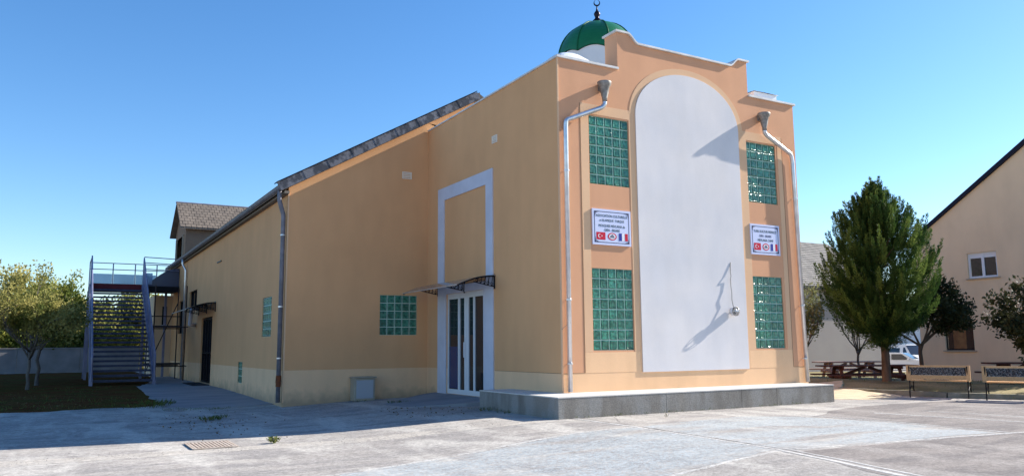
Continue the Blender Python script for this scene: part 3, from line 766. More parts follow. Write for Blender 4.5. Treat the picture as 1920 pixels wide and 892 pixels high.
# its slates: courses of individual slates (small, joined)
sl = MB()
def slates(mb, P00, U, V, nu, nv, m0=.005, th=.012, lap=1.35):
    """courses: U along eave, V up slope"""
    P00 = Vector(P00); U = Vector(U); V = Vector(V); N_ = U.cross(V).normalized()
    for j in range(nv):
        off = .5 if j % 2 else 0
        for i in range(-1, nu+1):
            a = max(0, (i+off)/nu); b = min(1, (i+1+off)/nu-.06/nu*1.5)
            if b <= a: continue
            v0 = j/nv; v1 = min(1, (j+lap)/nv); e = random.uniform(0,.006)
            p = [P00+U*a+V*v0+N_*(m0+th+e), P00+U*b+V*v0+N_*(m0+th+e), P00+U*b+V*v1+N_*m0, P00+U*a+V*v1+N_*m0]
            q = [P00+U*a+V*v0+N_*m0*.2, P00+U*b+V*v0+N_*m0*.2]
            mb.poly(p); mb.poly([q[0], q[1], p[1], p[0]])
xr = -3.9; xe = 1.2
slates(sl, (xr,y0d-.25,zE-.18), (4.9,0,0), (0,ymid-y0d+.25,zA-zE+.18+.0), 22, 9)
so = sl.obj('dormer_slates', m_slate, dormer, fix=False, kind='stuff')
MB().prism([(xr,y0d-.25,zE-.19),(xr,ymid,zA-.01),(xr,y1d+.25,zE-.19),(xr,y1d+.25,zE-.25),(xr,ymid,zA-.08),(xr,y0d-.25,zE-.25)], (5.2,0,0)).obj('dormer_roof', m_slate, dormer)
MB().tube([(xr-.02,ymid,zA+.0),(1.15,ymid,zA+.0)],.05,8).obj('ridge_cap', m_zincd, dormer)
MB().box((XG-.22,y0d-.02,4.98),(XG-.03,y1d,5.0)).obj('dormer_sill', m_zincd, dormer)
# dome, drum, finial
DC = Vector((3.36, 3.17, 0)); DR, DZ, DH = 1.04, 8.43, 1.02
R0 = math.pi/8-.75
dm = MB(); dome_root = None
nf = 8; ns = 8; nt_ = 12
def dome_pt(f, s, t, scal=True):
    a0 = R0+f*2*math.pi/nf; a1 = R0+(f+1)*2*math.pi/nf
    r = DR*math.cos(t*math.pi/2)**.92
    p0 = Vector((math.cos(a0), math.sin(a0), 0))*r; p1 = Vector((math.cos(a1), math.sin(a1), 0))*r
    p = p0.lerp(p1, s); bulge = 1+.035*math.sin(math.pi*s)
    z = DZ+DH*math.sin(t*math.pi/2)**1.05
    if scal: z += .11*math.sin(math.pi*s)*(1-t)**2
    return DC+Vector((p.x*bulge, p.y*bulge, z))
drum_o = None
dr_ = MB()
for f in range(nf):
    for s in range(ns):
        P_ = []
        for (ss, bot) in ((s/ns,1),((s+1)/ns,1),((s+1)/ns,0),(s/ns,0)):
            p = dome_pt(f, ss, 0); c = DC+(p-DC)*.965
            P_.append((c.x, c.y, 6.46 if bot else p.z-.004))
        dr_.poly(P_)
drum_o = dr_.obj('dome_drum', m_white, hall)
for f in range(nf):
    dm = MB()
    for i in range(nt_):
        for s in range(ns):
            dm.poly([dome_pt(f,s/ns,i/nt_), dome_pt(f,(s+1)/ns,i/nt_), dome_pt(f,(s+1)/ns,(i+1)/nt_), dome_pt(f,s/ns,(i+1)/nt_)])
    o = dm.obj('dome_gore', m_green, drum_o, smooth=True)
    rb = MB().tube([dome_pt(f,0,i/nt_)*1.0+(dome_pt(f,0,i/nt_)-DC-Vector((0,0,DZ))).normalized()*.006 for i in range(nt_)], .018, 6); rb.obj('dome_rib', m_greend, drum_o)
zt = DZ+DH
MB().lathe([(.26,-.03),(.22,.03),(.12,.06),(.13,.10),(.075,.15),(.05,.19),(.07,.24),(.085,.29),(.06,.34),(.03,.38),(.018,.44),(.012,.52)], (DC.x,DC.y,zt-.02), 14).obj('finial', m_finial, drum_o, smooth=True)
cm = MB(); n = 16
cc_ = Vector((DC.x, DC.y, zt+.56)); 
uu = rt
outer_ = [cc_+uu*(.085*math.sin(a))+Vector((0,0,-.085*math.cos(a))) for a in [(-2.55+5.1*k/n) for k in range(n+1)]]
inner_ = [cc_+Vector((0,0,.018))+uu*(.064*math.sin(a))+Vector((0,0,-.067*math.cos(a))) for a in [(-2.75+5.5*k/n) for k in range(n+1)]]
for i in range(n):
    cm.prism([outer_[i],outer_[i+1],inner_[i+1],inner_[i]], fw.cross(Vector((0,0,1))).cross(Vector((0,0,1))).normalized()*.02)
cm.obj('crescent', m_finial, drum_o)
# domed white rooflights beside the drum
def rooflight(cx, cy, sx, sy, z0, h, name='rooflight'):
    mb = MB(); n = 10
    mb.box((cx-sx,cy-sy,6.46),(cx+sx,cy+sy,z0))
    def q(i, j):
        a, b = i/n*2-1, j/n*2-1
        return (cx+a*(sx+.04), cy+b*(sy+.04), z0+h*((1-a*a)*(1-b*b))**.5+.001)
    for i in range(n):
        for j in range(n): mb.poly([q(i,j),q(i+1,j),q(i+1,j+1),q(i,j+1)])
    mb.obj(name, m_acryl, hall)
rooflight(.90, 1.0, .46, .42, 7.10, .36)
rooflight(6.2, .7, .38, .38, 7.22, .05)
bl = MB(); bl.box((5.6,10,7),(6.0,10.3,10)); 
ch = MB(); ch.lathe([(.2,0),(.2,.12),(.15,.2),(.02,.24)],(2.62,7.6,8.02),12); ch.obj('dark_roof_cowl', m_navy, hall)

# signs on the front (things of their own)
def text_mesh(txt, size, m, parent, loc, name='lettering'):
    cu = bpy.data.curves.new(name, 'FONT'); cu.body = txt; cu.size = size; cu.align_x = 'CENTER'; cu.extrude = .0008; cu.resolution_u = 2
    tmp = bpy.data.objects.new('tmp', cu); COL.objects.link(tmp)
    bpy.context.view_layer.update()
    me = bpy.data.meshes.new_from_object(tmp.evaluated_get(bpy.context.evaluated_depsgraph_get()))
    bpy.data.objects.remove(tmp); me.name = name; me.materials.clear(); me.materials.append(m)
    o = bpy.data.objects.new(name, me); COL.objects.link(o); o.parent = parent; o.location = loc; o.rotation_euler = (math.pi/2, 0, 0)
    o.scale = (.86, 1, 1); return o
def disc(cx, cz, rx, rz, y, n=20): return [(cx+rx*math.cos(2*math.pi*k/n), y, cz+rz*math.sin(2*math.pi*k/n)) for k in range(n)]
def sign(x0, x1, z0, z1, label, rows, fh):
    s_ = thing('wall_sign', label, 'sign', 'white signs beside the arch panel', (0,0,0)); y = -.03
    MB().box((x0,y,z0),(x1,-.002,z1)).obj('plate', m_sign, s_)
    b = MB(); i = .045
    for k in range(4):
        pass
    t = .012; a0, a1, c0, c1 = x0+i, x1-i, z0+i, z1-i
    for q in ((a0,a1,c0,c0+t),(a0,a1,c1-t,c1),(a0,a0+t,c0,c1),(a1-t,a1,c0,c1)): b.box((q[0],y-.002,q[2]),(q[1],y-.0003,q[3]))
    b.obj('border', m_inkb, s_)
    o_ = MB()
    for (cx, cz, dx, dz_) in ((a0,c0,1,1),(a1,c0,-1,1),(a0,c1,1,-1),(a1,c1,-1,-1)):      # corner scrolls
        for r0, ox, oz in ((.022,.025,.025),(.015,.065,.018),(.015,.018,.065),(.010,.098,.012),(.010,.012,.098)):
            P_ = disc(cx+dx*ox, cz+dz_*oz, r0, r0, y-.0035, 8); o_.poly(P_)
    o_.obj('corner_scrolls', m_inkb, s_, fix=False, kind='stuff')
    cx = (x0+x1)/2
    for (txt, zz, size, m_) in rows: text_mesh(txt, size, m_, s_, (cx, y-.002, zz))
    # flags and round badge
    wf_ = (x1-x0)*.235; zb = z0+.10; 
    fx = x0+.085
    f1 = MB().poly([(fx,y-.002,zb),(fx+wf_,y-.002,zb),(fx+wf_,y-.002,zb+fh),(fx,y-.002,zb+fh)]).obj('red_flag', m_fred, s_, fix=False)
    mn = MB(); c0_ = fx+wf_*.36; cz = zb+fh/2; n_ = 18
    oo = [(c0_+fh*.26*math.cos(a), y-.004, cz+fh*.26*math.sin(a)) for a in [(.55+ (2*math.pi-1.1)*k/n_) for k in range(n_+1)]]
    ii = [(c0_+fh*.06+fh*.21*math.cos(a), y-.004, cz+fh*.21*math.sin(a)) for a in [(.62+(2*math.pi-1.24)*k/n_) for k in range(n_+1)]]
    for k in range(n_): mn.poly([oo[k],oo[k+1],ii[k+1],ii[k]])
    st = [(c0_+fh*.36+fh*(.12 if k%2==0 else .05)*math.cos(math.pi+k*math.pi/5), y-.004, cz+fh*(.12 if k%2==0 else .05)*math.sin(math.pi+k*math.pi/5)) for k in range(10)]
    mn.poly(st); mn.obj('crescent_and_star', m_fwhite, f1, fix=False)
    bx = cx; rx = wf_*.5; rz = fh*.5
    bd = MB().poly(disc(bx,cz,rx,rz,y-.002)).obj('round_badge', m_fred, s_, fix=False)
    MB().poly(disc(bx,cz-.0,rx*.72,rz*.72,y-.003)).obj('badge_centre', m_fwhite, bd, fix=False)
    bb_ = MB()
    bb_.poly([(bx-rx*.5,y-.004,cz-rz*.35),(bx+rx*.5,y-.004,cz-rz*.35),(bx+rx*.5,y-.004,cz-rz*.2),(bx-rx*.5,y-.004,cz-rz*.2)])
    for dx in (-.36,-.12,.12,.36): bb_.poly([(bx+rx*dx-.008,y-.004,cz-rz*.2),(bx+rx*dx+.008,y-.004,cz-rz*.2),(bx+rx*dx+.008,y-.004,cz+rz*.2),(bx+rx*dx-.008,y-.004,cz+rz*.2)])
    bb_.poly([(bx-rx*.4,y-.004,cz+rz*.2),(bx+rx*.4,y-.004,cz+rz*.2),(bx,y-.004,cz+rz*.55)])
    bb_.obj('badge_emblem', m_inkb, bd, fix=False)
    fx = x1-.085-wf_; 
    f2 = MB().poly([(fx,y-.002,zb),(fx+wf_,y-.002,zb),(fx+wf_,y-.002,zb+fh),(fx,y-.002,zb+fh)]).obj('tricolour_flag', m_fwhite, s_, fix=False)
    MB().poly([(fx,y-.004,zb),(fx+wf_/3,y-.004,zb),(fx+wf_/3,y-.004,zb+fh),(fx,y-.004,zb+fh)]).obj('blue_stripe', m_fblue, f2, fix=False)
    MB().poly([(fx+wf_*2/3,y-.004,zb),(fx+wf_,y-.004,zb),(fx+wf_,y-.004,zb+fh),(fx+wf_*2/3,y-.004,zb+fh)]).obj('red_stripe', m_fred, f2, fix=False)
    return s_
sign(.75, 1.70, 3.215, 3.93, 'white sign reading ASSOCIATION CULTURELLE with two flags, left of the arch panel',
     [('ASSOCIATION CULTURELLE', 3.775, .072, m_ink), ('et ISLAMIQUE  TURQUE', 3.685, .068, m_ink), ('MOSQUEE MEVLANA de', 3.575, .072, m_ink), ('GIEN - BRIARE', 3.49, .072, m_ink)], .15)
sign(5.10, 6.02, 3.24, 3.93, 'white sign reading TURK KULTUR MERKEZI with two flags, right of the arch panel',
     [('TURK KULTUR MERKEZI', 3.745, .078, m_ink), ('GIEN - BRIARE', 3.645, .072, m_inkb), ('MEVLANA CAMII', 3.545, .078, m_ink)], .16)
# wall lamp with loose cable
lp_ = thing('wall_lamp', 'round silver lamp hanging by its loose cable on the pale arch panel', 'wall lamp')
LX, LY, LZ = 4.41, -.118, 1.95
MB().lathe([(.02,-.10),(.06,-.085),(.085,-.04),(.09,.0),(.088,.02)],(LX,LY+.05,LZ),16,'y').obj('reflector', m_zinc, lp_, smooth=True)
MB().lathe([(.09,-.012),(.1,-.012),(.1,.012),(.09,.012)],(LX,LY-.03,LZ),18,'y').obj('rim', m_galv, lp_, smooth=True)
cg = MB()
for a in (0, math.pi/3, 2*math.pi/3):
    cg.tube([(LX+.095*math.cos(a)*math.cos(t), LY-.03-.06*math.sin(t), LZ+.095*math.sin(a)*math.cos(t)) for t in [math.pi*k/8 for k in range(9)]], .006, 5)
cg.obj('wire_guard', m_zinc, lp_)
MB().tube([(LX,LY+.06,LZ),(LX-.05,-.06,LZ-.02),(LX-.06,-.031,LZ-.03)],.018,6).obj('arm', m_galv, lp_)
cb = [(4.44,-.026,3.02),(4.42,-.034,2.93),(4.40,-.048,2.80),(4.39,-.070,2.72),(4.39,-.052,2.66),(4.385,-.058,2.5),(4.385,-.075,2.35),(4.385,-.070,2.2),(4.39,-.10,2.03)]
MB().tube(cb, .008, 6).obj('cable', m_galv, lp_, smooth=True)

# concrete terrace under the front
tr_ = thing('concrete_terrace', 'raised rough concrete terrace along the foot of the orange front', 'terrace')
joints = [-.74, 1.66, 3.60, 4.60, 6.36]
for a, b in zip(joints, joints[1:]):
    mb = MB(); nx = max(2, int((b-a)/.35))
    mb.box((a+(.004 if a > -.7 else 0), -.98, -.15), (b-.004, -.001, .352))
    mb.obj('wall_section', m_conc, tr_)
MB().box((-.74,.001,-.2),(-.002,1.93,.352)).obj('wall_section', m_conc, tr_)
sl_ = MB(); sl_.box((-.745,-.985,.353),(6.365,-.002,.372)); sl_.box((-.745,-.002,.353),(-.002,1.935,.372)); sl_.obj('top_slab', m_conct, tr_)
MB().box((-.001,.001,-.1),(.001,.002,.1)).obj('infill', m_conc, tr_)

# electric cabinet at the gable
ec = thing('utility_cabinet', 'low beige utility cabinet against the gable wall left of the entrance', 'utility cabinet')
MB().box((-2.02,5.93,-.02),(-1.50,6.24,.52)).obj('body', m_boxp, ec, bevel=.012)
MB().box((-1.97,5.915,.04),(-1.55,5.93,.47)).obj('door', mat('pale_cabinet_door',(.40,.41,.44)), ec, bevel=.006)
MB().box((-2.05,5.90,.521),(-1.47,6.245,.55)).obj('lid', m_boxp, ec, bevel=.008)

# ---------------------------------------------------------------- outside stair with landing
st = thing('outdoor_stair', 'long blue grey steel stair with railings rising to a landing at the dormer', 'stairs')
SX0, SX1, SY0, SY1, SZ1, NR = -7.12, -5.12, 18.85, 25.0, 3.92, 23
tm = MB().box((SX0+.06-(SX0+SX1)/2, -.15, -.02), (SX1-.06-(SX0+SX1)/2, .15, .02)).box((SX0+.06-(SX0+SX1)/2, -.165, -.055), (SX1-.06-(SX0+SX1)/2, -.150, .021)).mesh('tread', m_tread)
for k in range(NR-1):
    t = (k+1)/NR; inst('tread', tm, st, ((SX0+SX1)/2, SY0+(SY1-SY0)*(k+.4)/(NR-1), SZ1*t))
for x in (SX0, SX1):
    MB().prism([(x-.05,SY0-.25,0),(x-.05,SY0+.05,0),(x-.05,SY1,SZ1-.2),(x-.05,SY1,SZ1+.05),(x-.05,SY1-.2,SZ1+.05),(x-.05,SY0-.25,.22)], (.10,0,0)).obj('stringer', m_steel, st)
    hr = MB(); hr.tube([(x,SY0-.25,.15),(x,SY0-.25,1.0),(x,SY0-.1,1.1),(x,SY1,SZ1+1.25)], .028, 8); hr.obj('handrail', m_steel, st)
    for hgt in (.35,.65):
        MB().tube([(x,SY0-.25,hgt),(x,SY1,SZ1+hgt+.15)], .016, 6).obj('middle_rail', m_steel, st)
    for k in range(8):
        t = k/7; y = SY0-.1+(SY1-SY0+.1)*t; z = SZ1*t
        MB().bar((x,y,z),(x,y,z+1.2),.05).obj('post', m_steel, st)
    bl = MB()
    for k in range(70):
        t = k/69; y = SY0-.05+(SY1-SY0)*t; z = SZ1*t; bl.bar((x,y,z+.15),(x,y,z+1.12),.03,.012)
    bl.obj('balusters', m_steel, st, kind='stuff')
dk = MB().box((SX0-.03,SY1,SZ1-.14),(XG-.03,27.0,SZ1+.06)).obj('landing_deck', m_tread, st)
MB().box((SX0+.04,SY1-.045,SZ1-.12),(SX1-.04,SY1-.002,SZ1+.10)).obj('red_edge_board', m_red, st)
MB().box((SX1+.04,SY1-.045,SZ1-.20),(XG-.05,SY1-.002,SZ1+.04)).obj('edge_beam', m_black, st)
lr = MB(); zt_ = SZ1+.06
for z in (1.10,.82): lr.tube([(SX0,26.95,zt_+z),(XG-.05,26.95,zt_+z)],.02,6)
for x in (SX0,-6.2,-5.3,-4.4): lr.bar((x,26.95,zt_),(x,26.95,zt_+1.1),.045)
lr.tube([(SX0,SY1,zt_+1.15),(SX0,26.95,zt_+1.10)],.02,6)
lr.obj('landing_rail', m_steel, st)
for a, b in ((SX0+.05,-6.23),(-6.17,-5.33),(-5.27,-4.43)): MB().box((a,26.93,zt_+.08),(b,26.945,zt_+.62)).obj('rail_glass', m_pglass, st)
nr_ = MB()
for z in (1.22,.98,.70): nr_.tube([(SX1,SY1+.03,zt_+z+.02),(XG-.05,SY1+.03,zt_+z-.02)],.02,6)
nr_.obj('landing_rail', m_steel, st)
MB().box((SX1+.05,SY1+.02,zt_+.05),(-4.75,SY1+.03,zt_+.55)).obj('rail_glass', m_pglass, st)
cv = MB(); n = 10
for k in range(n):
    a0, a1 = k/n*math.pi/2, (k+1)/n*math.pi/2
    x0_, z0_ = -4.95+1.3*math.sin(a0)*1.0, zt_+.02+.95*(1-math.cos(a0))
    f0 = (-4.95+1.3*(k/n), zt_+.02+.80*math.sin(math.pi/2*(k/n))**.9); f1 = (-4.95+1.3*((k+1)/n), zt_+.02+.80*math.sin(math.pi/2*((k+1)/n))**.9)
    cv.poly([(f0[0],25.2,f0[1]),(f1[0],25.2,f1[1]),(f1[0],26.2,f1[1]),(f0[0],26.2,f0[1])])
    cv.poly([(f0[0],25.2,zt_+.01),(f1[0],25.2,zt_+.01),(f1[0],25.2,f1[1]),(f0[0],25.2,f0[1])])
cv.obj('curved_screen', m_polyb, st, fix=False)
for x, y in ((SX0,26.9),(SX1+.1,25.1),(SX0,25.1),(-4.0,26.6)): MB().bar((x,y,g(x,y)),(x,y,SZ1-.12),.10).obj('landing_column', m_steel, st)
# scaffold beneath the landing
sc = thing('scaffold', 'rusty tube scaffold with two plank decks between the stair and the side door', 'scaffold')
xs_ = (-4.95, -3.80); ys_ = (21.4, 23.9)
for x in xs_:
    for y in ys_: MB().tube([(x,y,g(x,y)),(x,y,3.75)],.026,6).obj('standard', mat('scaffold_tube',(.06,.045,.045),rough=.6,metal=.4), sc)
for z in (2.15,.62):
    for k in range(3): MB().box((xs_[0]-.1,ys_[1]-.9+k*.3,z),(xs_[1]+.1,ys_[1]-.63+k*.3,z+.06)).obj('plank', mat('scaffold_plank',(.05,.045,.05)), sc)
    for y in ys_: MB().tube([(xs_[0]-.1,y-.03,z-.04),(xs_[1]+.1,y-.03,z-.04)],.024,6).obj('ledger', MATS['scaffold_tube'], sc)
MB().tube([(xs_[0]-.1,ys_[1]-.03,2.62),(xs_[1]+.1,ys_[1]-.03,2.62)],.024,6).obj('ledger', MATS['scaffold_tube'], sc)
MB().tube([(xs_[0],ys_[1]+.03,.3),(xs_[1],ys_[1]+.03,3.2)],.022,6).obj('brace', MATS['scaffold_tube'], sc)

# ---------------------------------------------------------------- walls and neighbours
fe = thing('boundary_wall', 'low grey cement wall across the back of the dark soil bed', 'wall')
for k in range(14):
    MB().box((-46+k*3+.006,38,-.2),(-46+k*3+2.994,38.2,1.32)).obj('wall_panel', m_fence, fe)
MB().box((-46,37.96,1.323),(-4,38.24,1.38)).obj('wall_cap', m_fence, fe)

def simple_window(P, u0, u1, z0, z1, parent, n=2, fm=None, gmm=None, sill=True, depth=.12, wd=.07):
    fm = fm or m_pvc; gmm = gmm or m_glass
    def bx(a, b, c, d, i0, i1):
        p = P(a,c,i0); q = P(b,d,i1); return tuple(map(min,p,q)), tuple(map(max,p,q))
    f = MB(); f.box(*bx(u0,u0+wd,z0,z1,depth-.05,depth)); f.box(*bx(u1-wd,u1,z0,z1,depth-.05,depth)); f.box(*bx(u0+wd,u1-wd,z1-wd,z1,depth-.05,depth)); f.box(*bx(u0+wd,u1-wd,z0,z0+wd,depth-.05,depth))
    for k in range(1, n):
        c = u0+(u1-u0)*k/n; f.box(*bx(c-wd*.7,c+wd*.7,z0+wd,z1-wd,depth-.052,depth-.002))
    o = f.obj('window', fm, parent)
    for k in range(n):
        a = u0+wd+(u1-u0-wd)*k/n; b = u0+(u1-u0-wd)*(k+1)/n
        MB().box(*bx(a+.01,b-.01 if b-.01 > a+.02 else b,z0+wd,z1-wd,depth-.015,depth-.004)).obj('pane', gmm, o)
    if sill: MB().box(*bx(u0-.08,u1+.08,z0-.05,z0-.002,-.07,.06)).obj('sill', m_boxp, o)
    return o
# beige house on the right
H = 22.0
hs = thing('beige_house', 'beige rendered house with a dark roof edge at the right side of the photo', 'house')
PH = lambda u, z, i: (H+i, u, z)
wH1 = (3.80,4.90,3.66,4.62); wH2 = (4.90,6.02,.94,1.98)
yL = 7.05; rsl = .653; zr = lambda y: 5.94+rsl*(6.125-y)
yB = 2*1.62-yL
hw = wall(yB, yL, -1, 5.0, [wH1,wH2], PH)
yr = 1.62
hw.poly([PH(yB,5,0),PH(yL,5,0),PH(yL,zr(yL),0),PH(yr,zr(yr),0),PH(yB,zr(yL),0)])
hw.poly([(H,yB,-1),(H+9,yB,-1),(H+9,yB,zr(yL)),(H,yB,zr(yL))])
hw.poly([(H,yL,-1),(H+9,yL,-1),(H+9,yL,zr(yL)),(H,yL,zr(yL))])
hw.obj('wall', m_house, hs, fix=False)
rf = MB(); rf.prism([(H-.12,yL+.35,zr(yL+.35)),(H-.12,yr,zr(yr)),(H-.12,yr,zr(yr)+.20),(H-.12,yL+.35,zr(yL+.35)+.14)], (9.5,0,0))
rf.prism([(H-.12,yr,zr(yr)),(H-.12,yB-.35,zr(yL+.35)),(H-.12,yB-.35,zr(yL+.35)+.14),(H-.12,yr,zr(yr)+.20)], (9.5,0,0)); rf.obj('roof', m_navy, hs)
simple_window(PH, *wH1[:2], *wH1[2:], hs)
w2_ = simple_window(PH, *wH2[:2], *wH2[2:], hs, n=1, fm=m_black, wd=.05)
MB().box((H+.10,5.25,1.0),(H+.112,5.75,1.7)).obj('curtain', m_curt, w2_)
MB().box((H+.09,3.87,4.42),(H+.118,4.83,4.61)).obj('shutter_box', m_pvc, hs)
# long grey building far right
gh = thing('grey_building', 'long grey rendered building with a tiled roof behind the picnic tables', 'building')
GY = 20.0
MB().box((24,GY,-1.2),(38.2,GY+9,4.75)).obj('wall', m_grey, gh)
zrg, ezg = 8.2, 4.62
slg = MB()
V = Vector((0,4.9,zrg-ezg)); slates(slg, (24,GY-.35,ezg+.05), (15,0,0), tuple(V), 70, 24, m0=.01, th=.03)
slg.obj('roof_tiles', m_slate2, gh, fix=False, kind='stuff')
MB().prism([(24,GY-.35,ezg),(24,GY+4.55,zrg),(24,GY+9.4,ezg),(24,GY+9.4,ezg-.1),(24,GY+4.55,zrg-.12),(24,GY-.35,ezg-.1)], (15,0,0)).obj('roof', m_slate2, gh)
MB().box((24,GY-.42,ezg-.12),(39,GY-.30,ezg+.02)).obj('gutter', m_navy, gh)
MB().box((25,GY-.01,-.9),(38.2,GY-.001,-.1)).obj('wall_base', m_grey, gh)
ws = thing('white_shed', 'plain white shed with a low grey roof beyond the parked vehicles', 'shed')
MB().box((54,24,-1.2),(60,44,2.7)).obj('wall', m_white, ws)
MB().prism([(53.7,23.5,2.7),(57,23.5,3.3),(60.3,23.5,2.7)], (0,21,0)).obj('roof', m_slate2, ws)
# sunlit tiled house far beyond the trees on the left
fh_ = thing('far_house', 'small tan house with a terracotta roof glimpsed behind the left trees', 'house')
MB().box((-9,50,-.3),(-5.4,56,4.3)).obj('wall', m_boxp, fh_)
MB().prism([(-9.3,49.7,4.25),(-7.9,49.7,5.0),(-5.2,49.7,4.25)], (0,7,0)).obj('roof', m_terra, fh_)
MB().box((-7.6,49.97,2.6),(-6.8,49.995,3.7)).obj('window', m_glass, fh_)

# ---------------------------------------------------------------- trees
def rnd3(s=1): 
    while True:
        v = Vector((random.uniform(-1,1),random.uniform(-1,1),random.uniform(-1,1)))
        if v.length < 1: return v*s
def leaf_add(mb, p, d, size, wid=.5):
    d = d.normalized(); a = d.cross(rnd3()+Vector((.01,0,0))).normalized()*size*wid*.5
    n = len(mb.v); nn = d.cross(a).normalized()*size*.08
    mb.v += [tuple(p), tuple(p+d*size*.5+a+nn), tuple(p+d*size), tuple(p+d*size*.5-a+nn)]
    mb.f.append((n,n+1,n+2,n+3)); mb.m.append(0)
def limb(mb, p, d, L_, r, depth, tips, spread=.55, upb=.12, kids=(2,4), shrink=.68, segs=4, wob=.16):
    pts = [Vector(p)]; dd_ = Vector(d).normalized()
    for k in range(segs):
        dd_ = (dd_+rnd3(wob)+Vector((0,0,upb*.4))).normalized(); pts.append(pts[-1]+dd_*L_/segs)
    mb.tube(pts, r, 6 if depth > 1 else 4, r*.62 if depth else r*.3)
    if depth <= 1:
        for q in pts[1:]: tips.append((q, dd_))
    if depth == 0: return
    for k in range(random.randint(*kids)):
        i = random.randint(max(1, segs//2), segs); nd = (dd_+rnd3(spread*1.6)+Vector((0,0,upb))).normalized()
        limb(mb, pts[i], nd, L_*shrink*random.uniform(.8,1.15), r*.55*(.62 if i == segs else .8)/.62*.8, depth-1, tips, spread, upb, kids, shrink, segs, wob)
def tree(name, label, cat, base, trunk_h, r, depth, L1, leafm, barkm, nleaf, lsize, cl=.22, lean=(0,0,1), group=None, nlimb=5, upb=.15, spread=.55, droop=0, start=None, seed=1, clip=None, kids=(2,4), dirs=None):
    random.seed(seed)
    t = thing(name, label, cat, group)
    tk = MB(); b = Vector(base); ln = Vector(lean).normalized(); tips = []
    pts = [b+ln*trunk_h*k/5+Vector((noise.noise(Vector((k*.8,seed,0))),noise.noise(Vector((seed,k*.8,0))),0))*r*1.2*(k > 0) for k in range(6)]
    tk.tube([pts[0]-Vector((0,0,.1))]+pts, [r*1.5,r*1.25,r*1.05,r,r*.95,r*.88,r*.8], 10)
    for k in range(nlimb):
        a = 2*math.pi*k/nlimb+random.uniform(-.4,.4)
        d = Vector((math.cos(a)*.8,math.sin(a)*.8,random.uniform(.5,1.1))) if not dirs else Vector(dirs[k % len(dirs)])
        limb(tk, pts[random.choice((4,5))], d, L1*random.uniform(.8,1.15), r*.6, depth, tips, spread, upb, kids)
    if not dirs: limb(tk, pts[5], ln+rnd3(.15), L1*1.1, r*.7, depth, tips, spread, upb, kids)
    tk.obj('trunk', barkm, t, smooth=True)
    lf = MB()
    if clip: tips = [q for q in tips if clip(q[0])]
    for k in range(nleaf):
        p, d = random.choice(tips); q = p+rnd3(cl)
        leaf_add(lf, q, d*.4+rnd3(1)+Vector((0,0,-droop)), lsize*random.uniform(.6,1.25), random.uniform(.4,.7))
    lf.obj('crown', leafm, t, fix=False); return t
# conifer: upswept plumes of scale-like foliage
def conifer(base, top, prof, label, seed=3):
    random.seed(seed); t = thing('conifer_tree', label, 'tree'); b = Vector(base)
    tk = MB(); tk.tube([b-Vector((0,0,.1)),b+Vector((0,0,.1)),b+Vector((.02,0,.8)),b+Vector((0,.02,1.6)),b+Vector((-.05,0,3.5)),b+Vector((0,0,top-.4))], [.17,.125,.105,.095,.06,.02], 12)
    def rad(z):
        for (z0,r0),(z1,r1) in zip(prof, prof[1:]):
            if z0 <= z <= z1: return r0+(r1-r0)*(z-z0)/(z1-z0)
        return 0
    H0 = prof[0][0]; fr_ = []
    for k in range(820):
        z = H0+(top-H0)*random.random()**.9; a = random.uniform(0, 2*math.pi)
        lump = 1+.20*noise.noise(Vector((math.cos(a)*1.5,math.sin(a)*1.5,z*.9+seed)))
        depth_ = random.random()**.62
        R_ = rad(z)*lump*(.30+.72*depth_)
        outw = Vector((math.cos(a),math.sin(a),0)); tip = b+outw*R_+Vector((0,0,z))+rnd3(.08)
        L_ = random.uniform(.6,1.15)*(.75+.35*depth_)
        up0 = .45+1.1*sm(1.6,5.0,z)
        d1 = (outw*random.uniform(.2,.55)+Vector((0,0,up0+.55))+rnd3(.22)).normalized()     # direction at the tip
        d0 = (outw*1.1+Vector((0,0,up0*.35-.1))+rnd3(.15)).normalized()                     # direction at the root
        if z < H0+.5: d1 = (outw+Vector((0,0,.5))+rnd3(.3)).normalized()
        p1 = tip-d1*L_*.55; p0 = p1-d0*L_*.55; fr_.append((p0, p1, tip, L_, depth_))
    for k in range(150):     # dense core
        z = random.uniform(1.5, 4.9); a = random.uniform(0, 6.28); R_ = rad(z)*random.uniform(0,.5); outw = Vector((math.cos(a),math.sin(a),0))
        tip = b+outw*R_+Vector((0,0,z)); d = (outw*.5+Vector((0,0,1))+rnd3(.3)).normalized(); fr_.append((tip-d*.7, tip-d*.35, tip, .9, 0))
    for k in range(9):      # leader shoots at the top
        d = (Vector((0,0,1))+rnd3(.45)).normalized(); q = b+Vector((0,0,top-.55))+rnd3(.12); fr_.append((q-d*.2, q+d*.15, q+d*random.uniform(.4,.75), .8, 1))
    for k in range(60):
        p = random.choice(fr_)[0]; z = max(1.2, p.z-b.z-(p-b).xy.length*.5); tk.tube([b+Vector((0,0,z)), (b+Vector((0,0,z))).lerp(p,.5)+Vector((0,0,-.06)), p], [.035,.022,.01], 5)
    tk.obj('trunk', m_bark, t, smooth=True)
    lf = MB()
    for (p0, p1, tip, L_, dp_) in fr_:
        lf.cur = 1 if random.random() < .32*dp_+.05 else 0  # outer plumes take the lit-looking copy more often than inner ones
        w0 = random.uniform(.085,.135)
        for i in range(225):
            s = random.random()**.85; q = p0*(1-s)**2+p1*2*s*(1-s)+tip*s*s; d = ((p1-p0)*(1-s)+(tip-p1)*s).normalized()
            sd = d.cross(rnd3()+Vector((.01,0,0))).normalized(); wv = w0*(1-s)**.8*min(1,.35+s*2.5)
            n0 = len(lf.f); leaf_add(lf, q+sd*wv*random.random()**.6, d*1.5+sd*.9+rnd3(.25), random.uniform(.045,.095), .24)
            lf.m[-1] = lf.cur
    lf.obj('crown', [m_con, m_con2], t, fix=False); return t
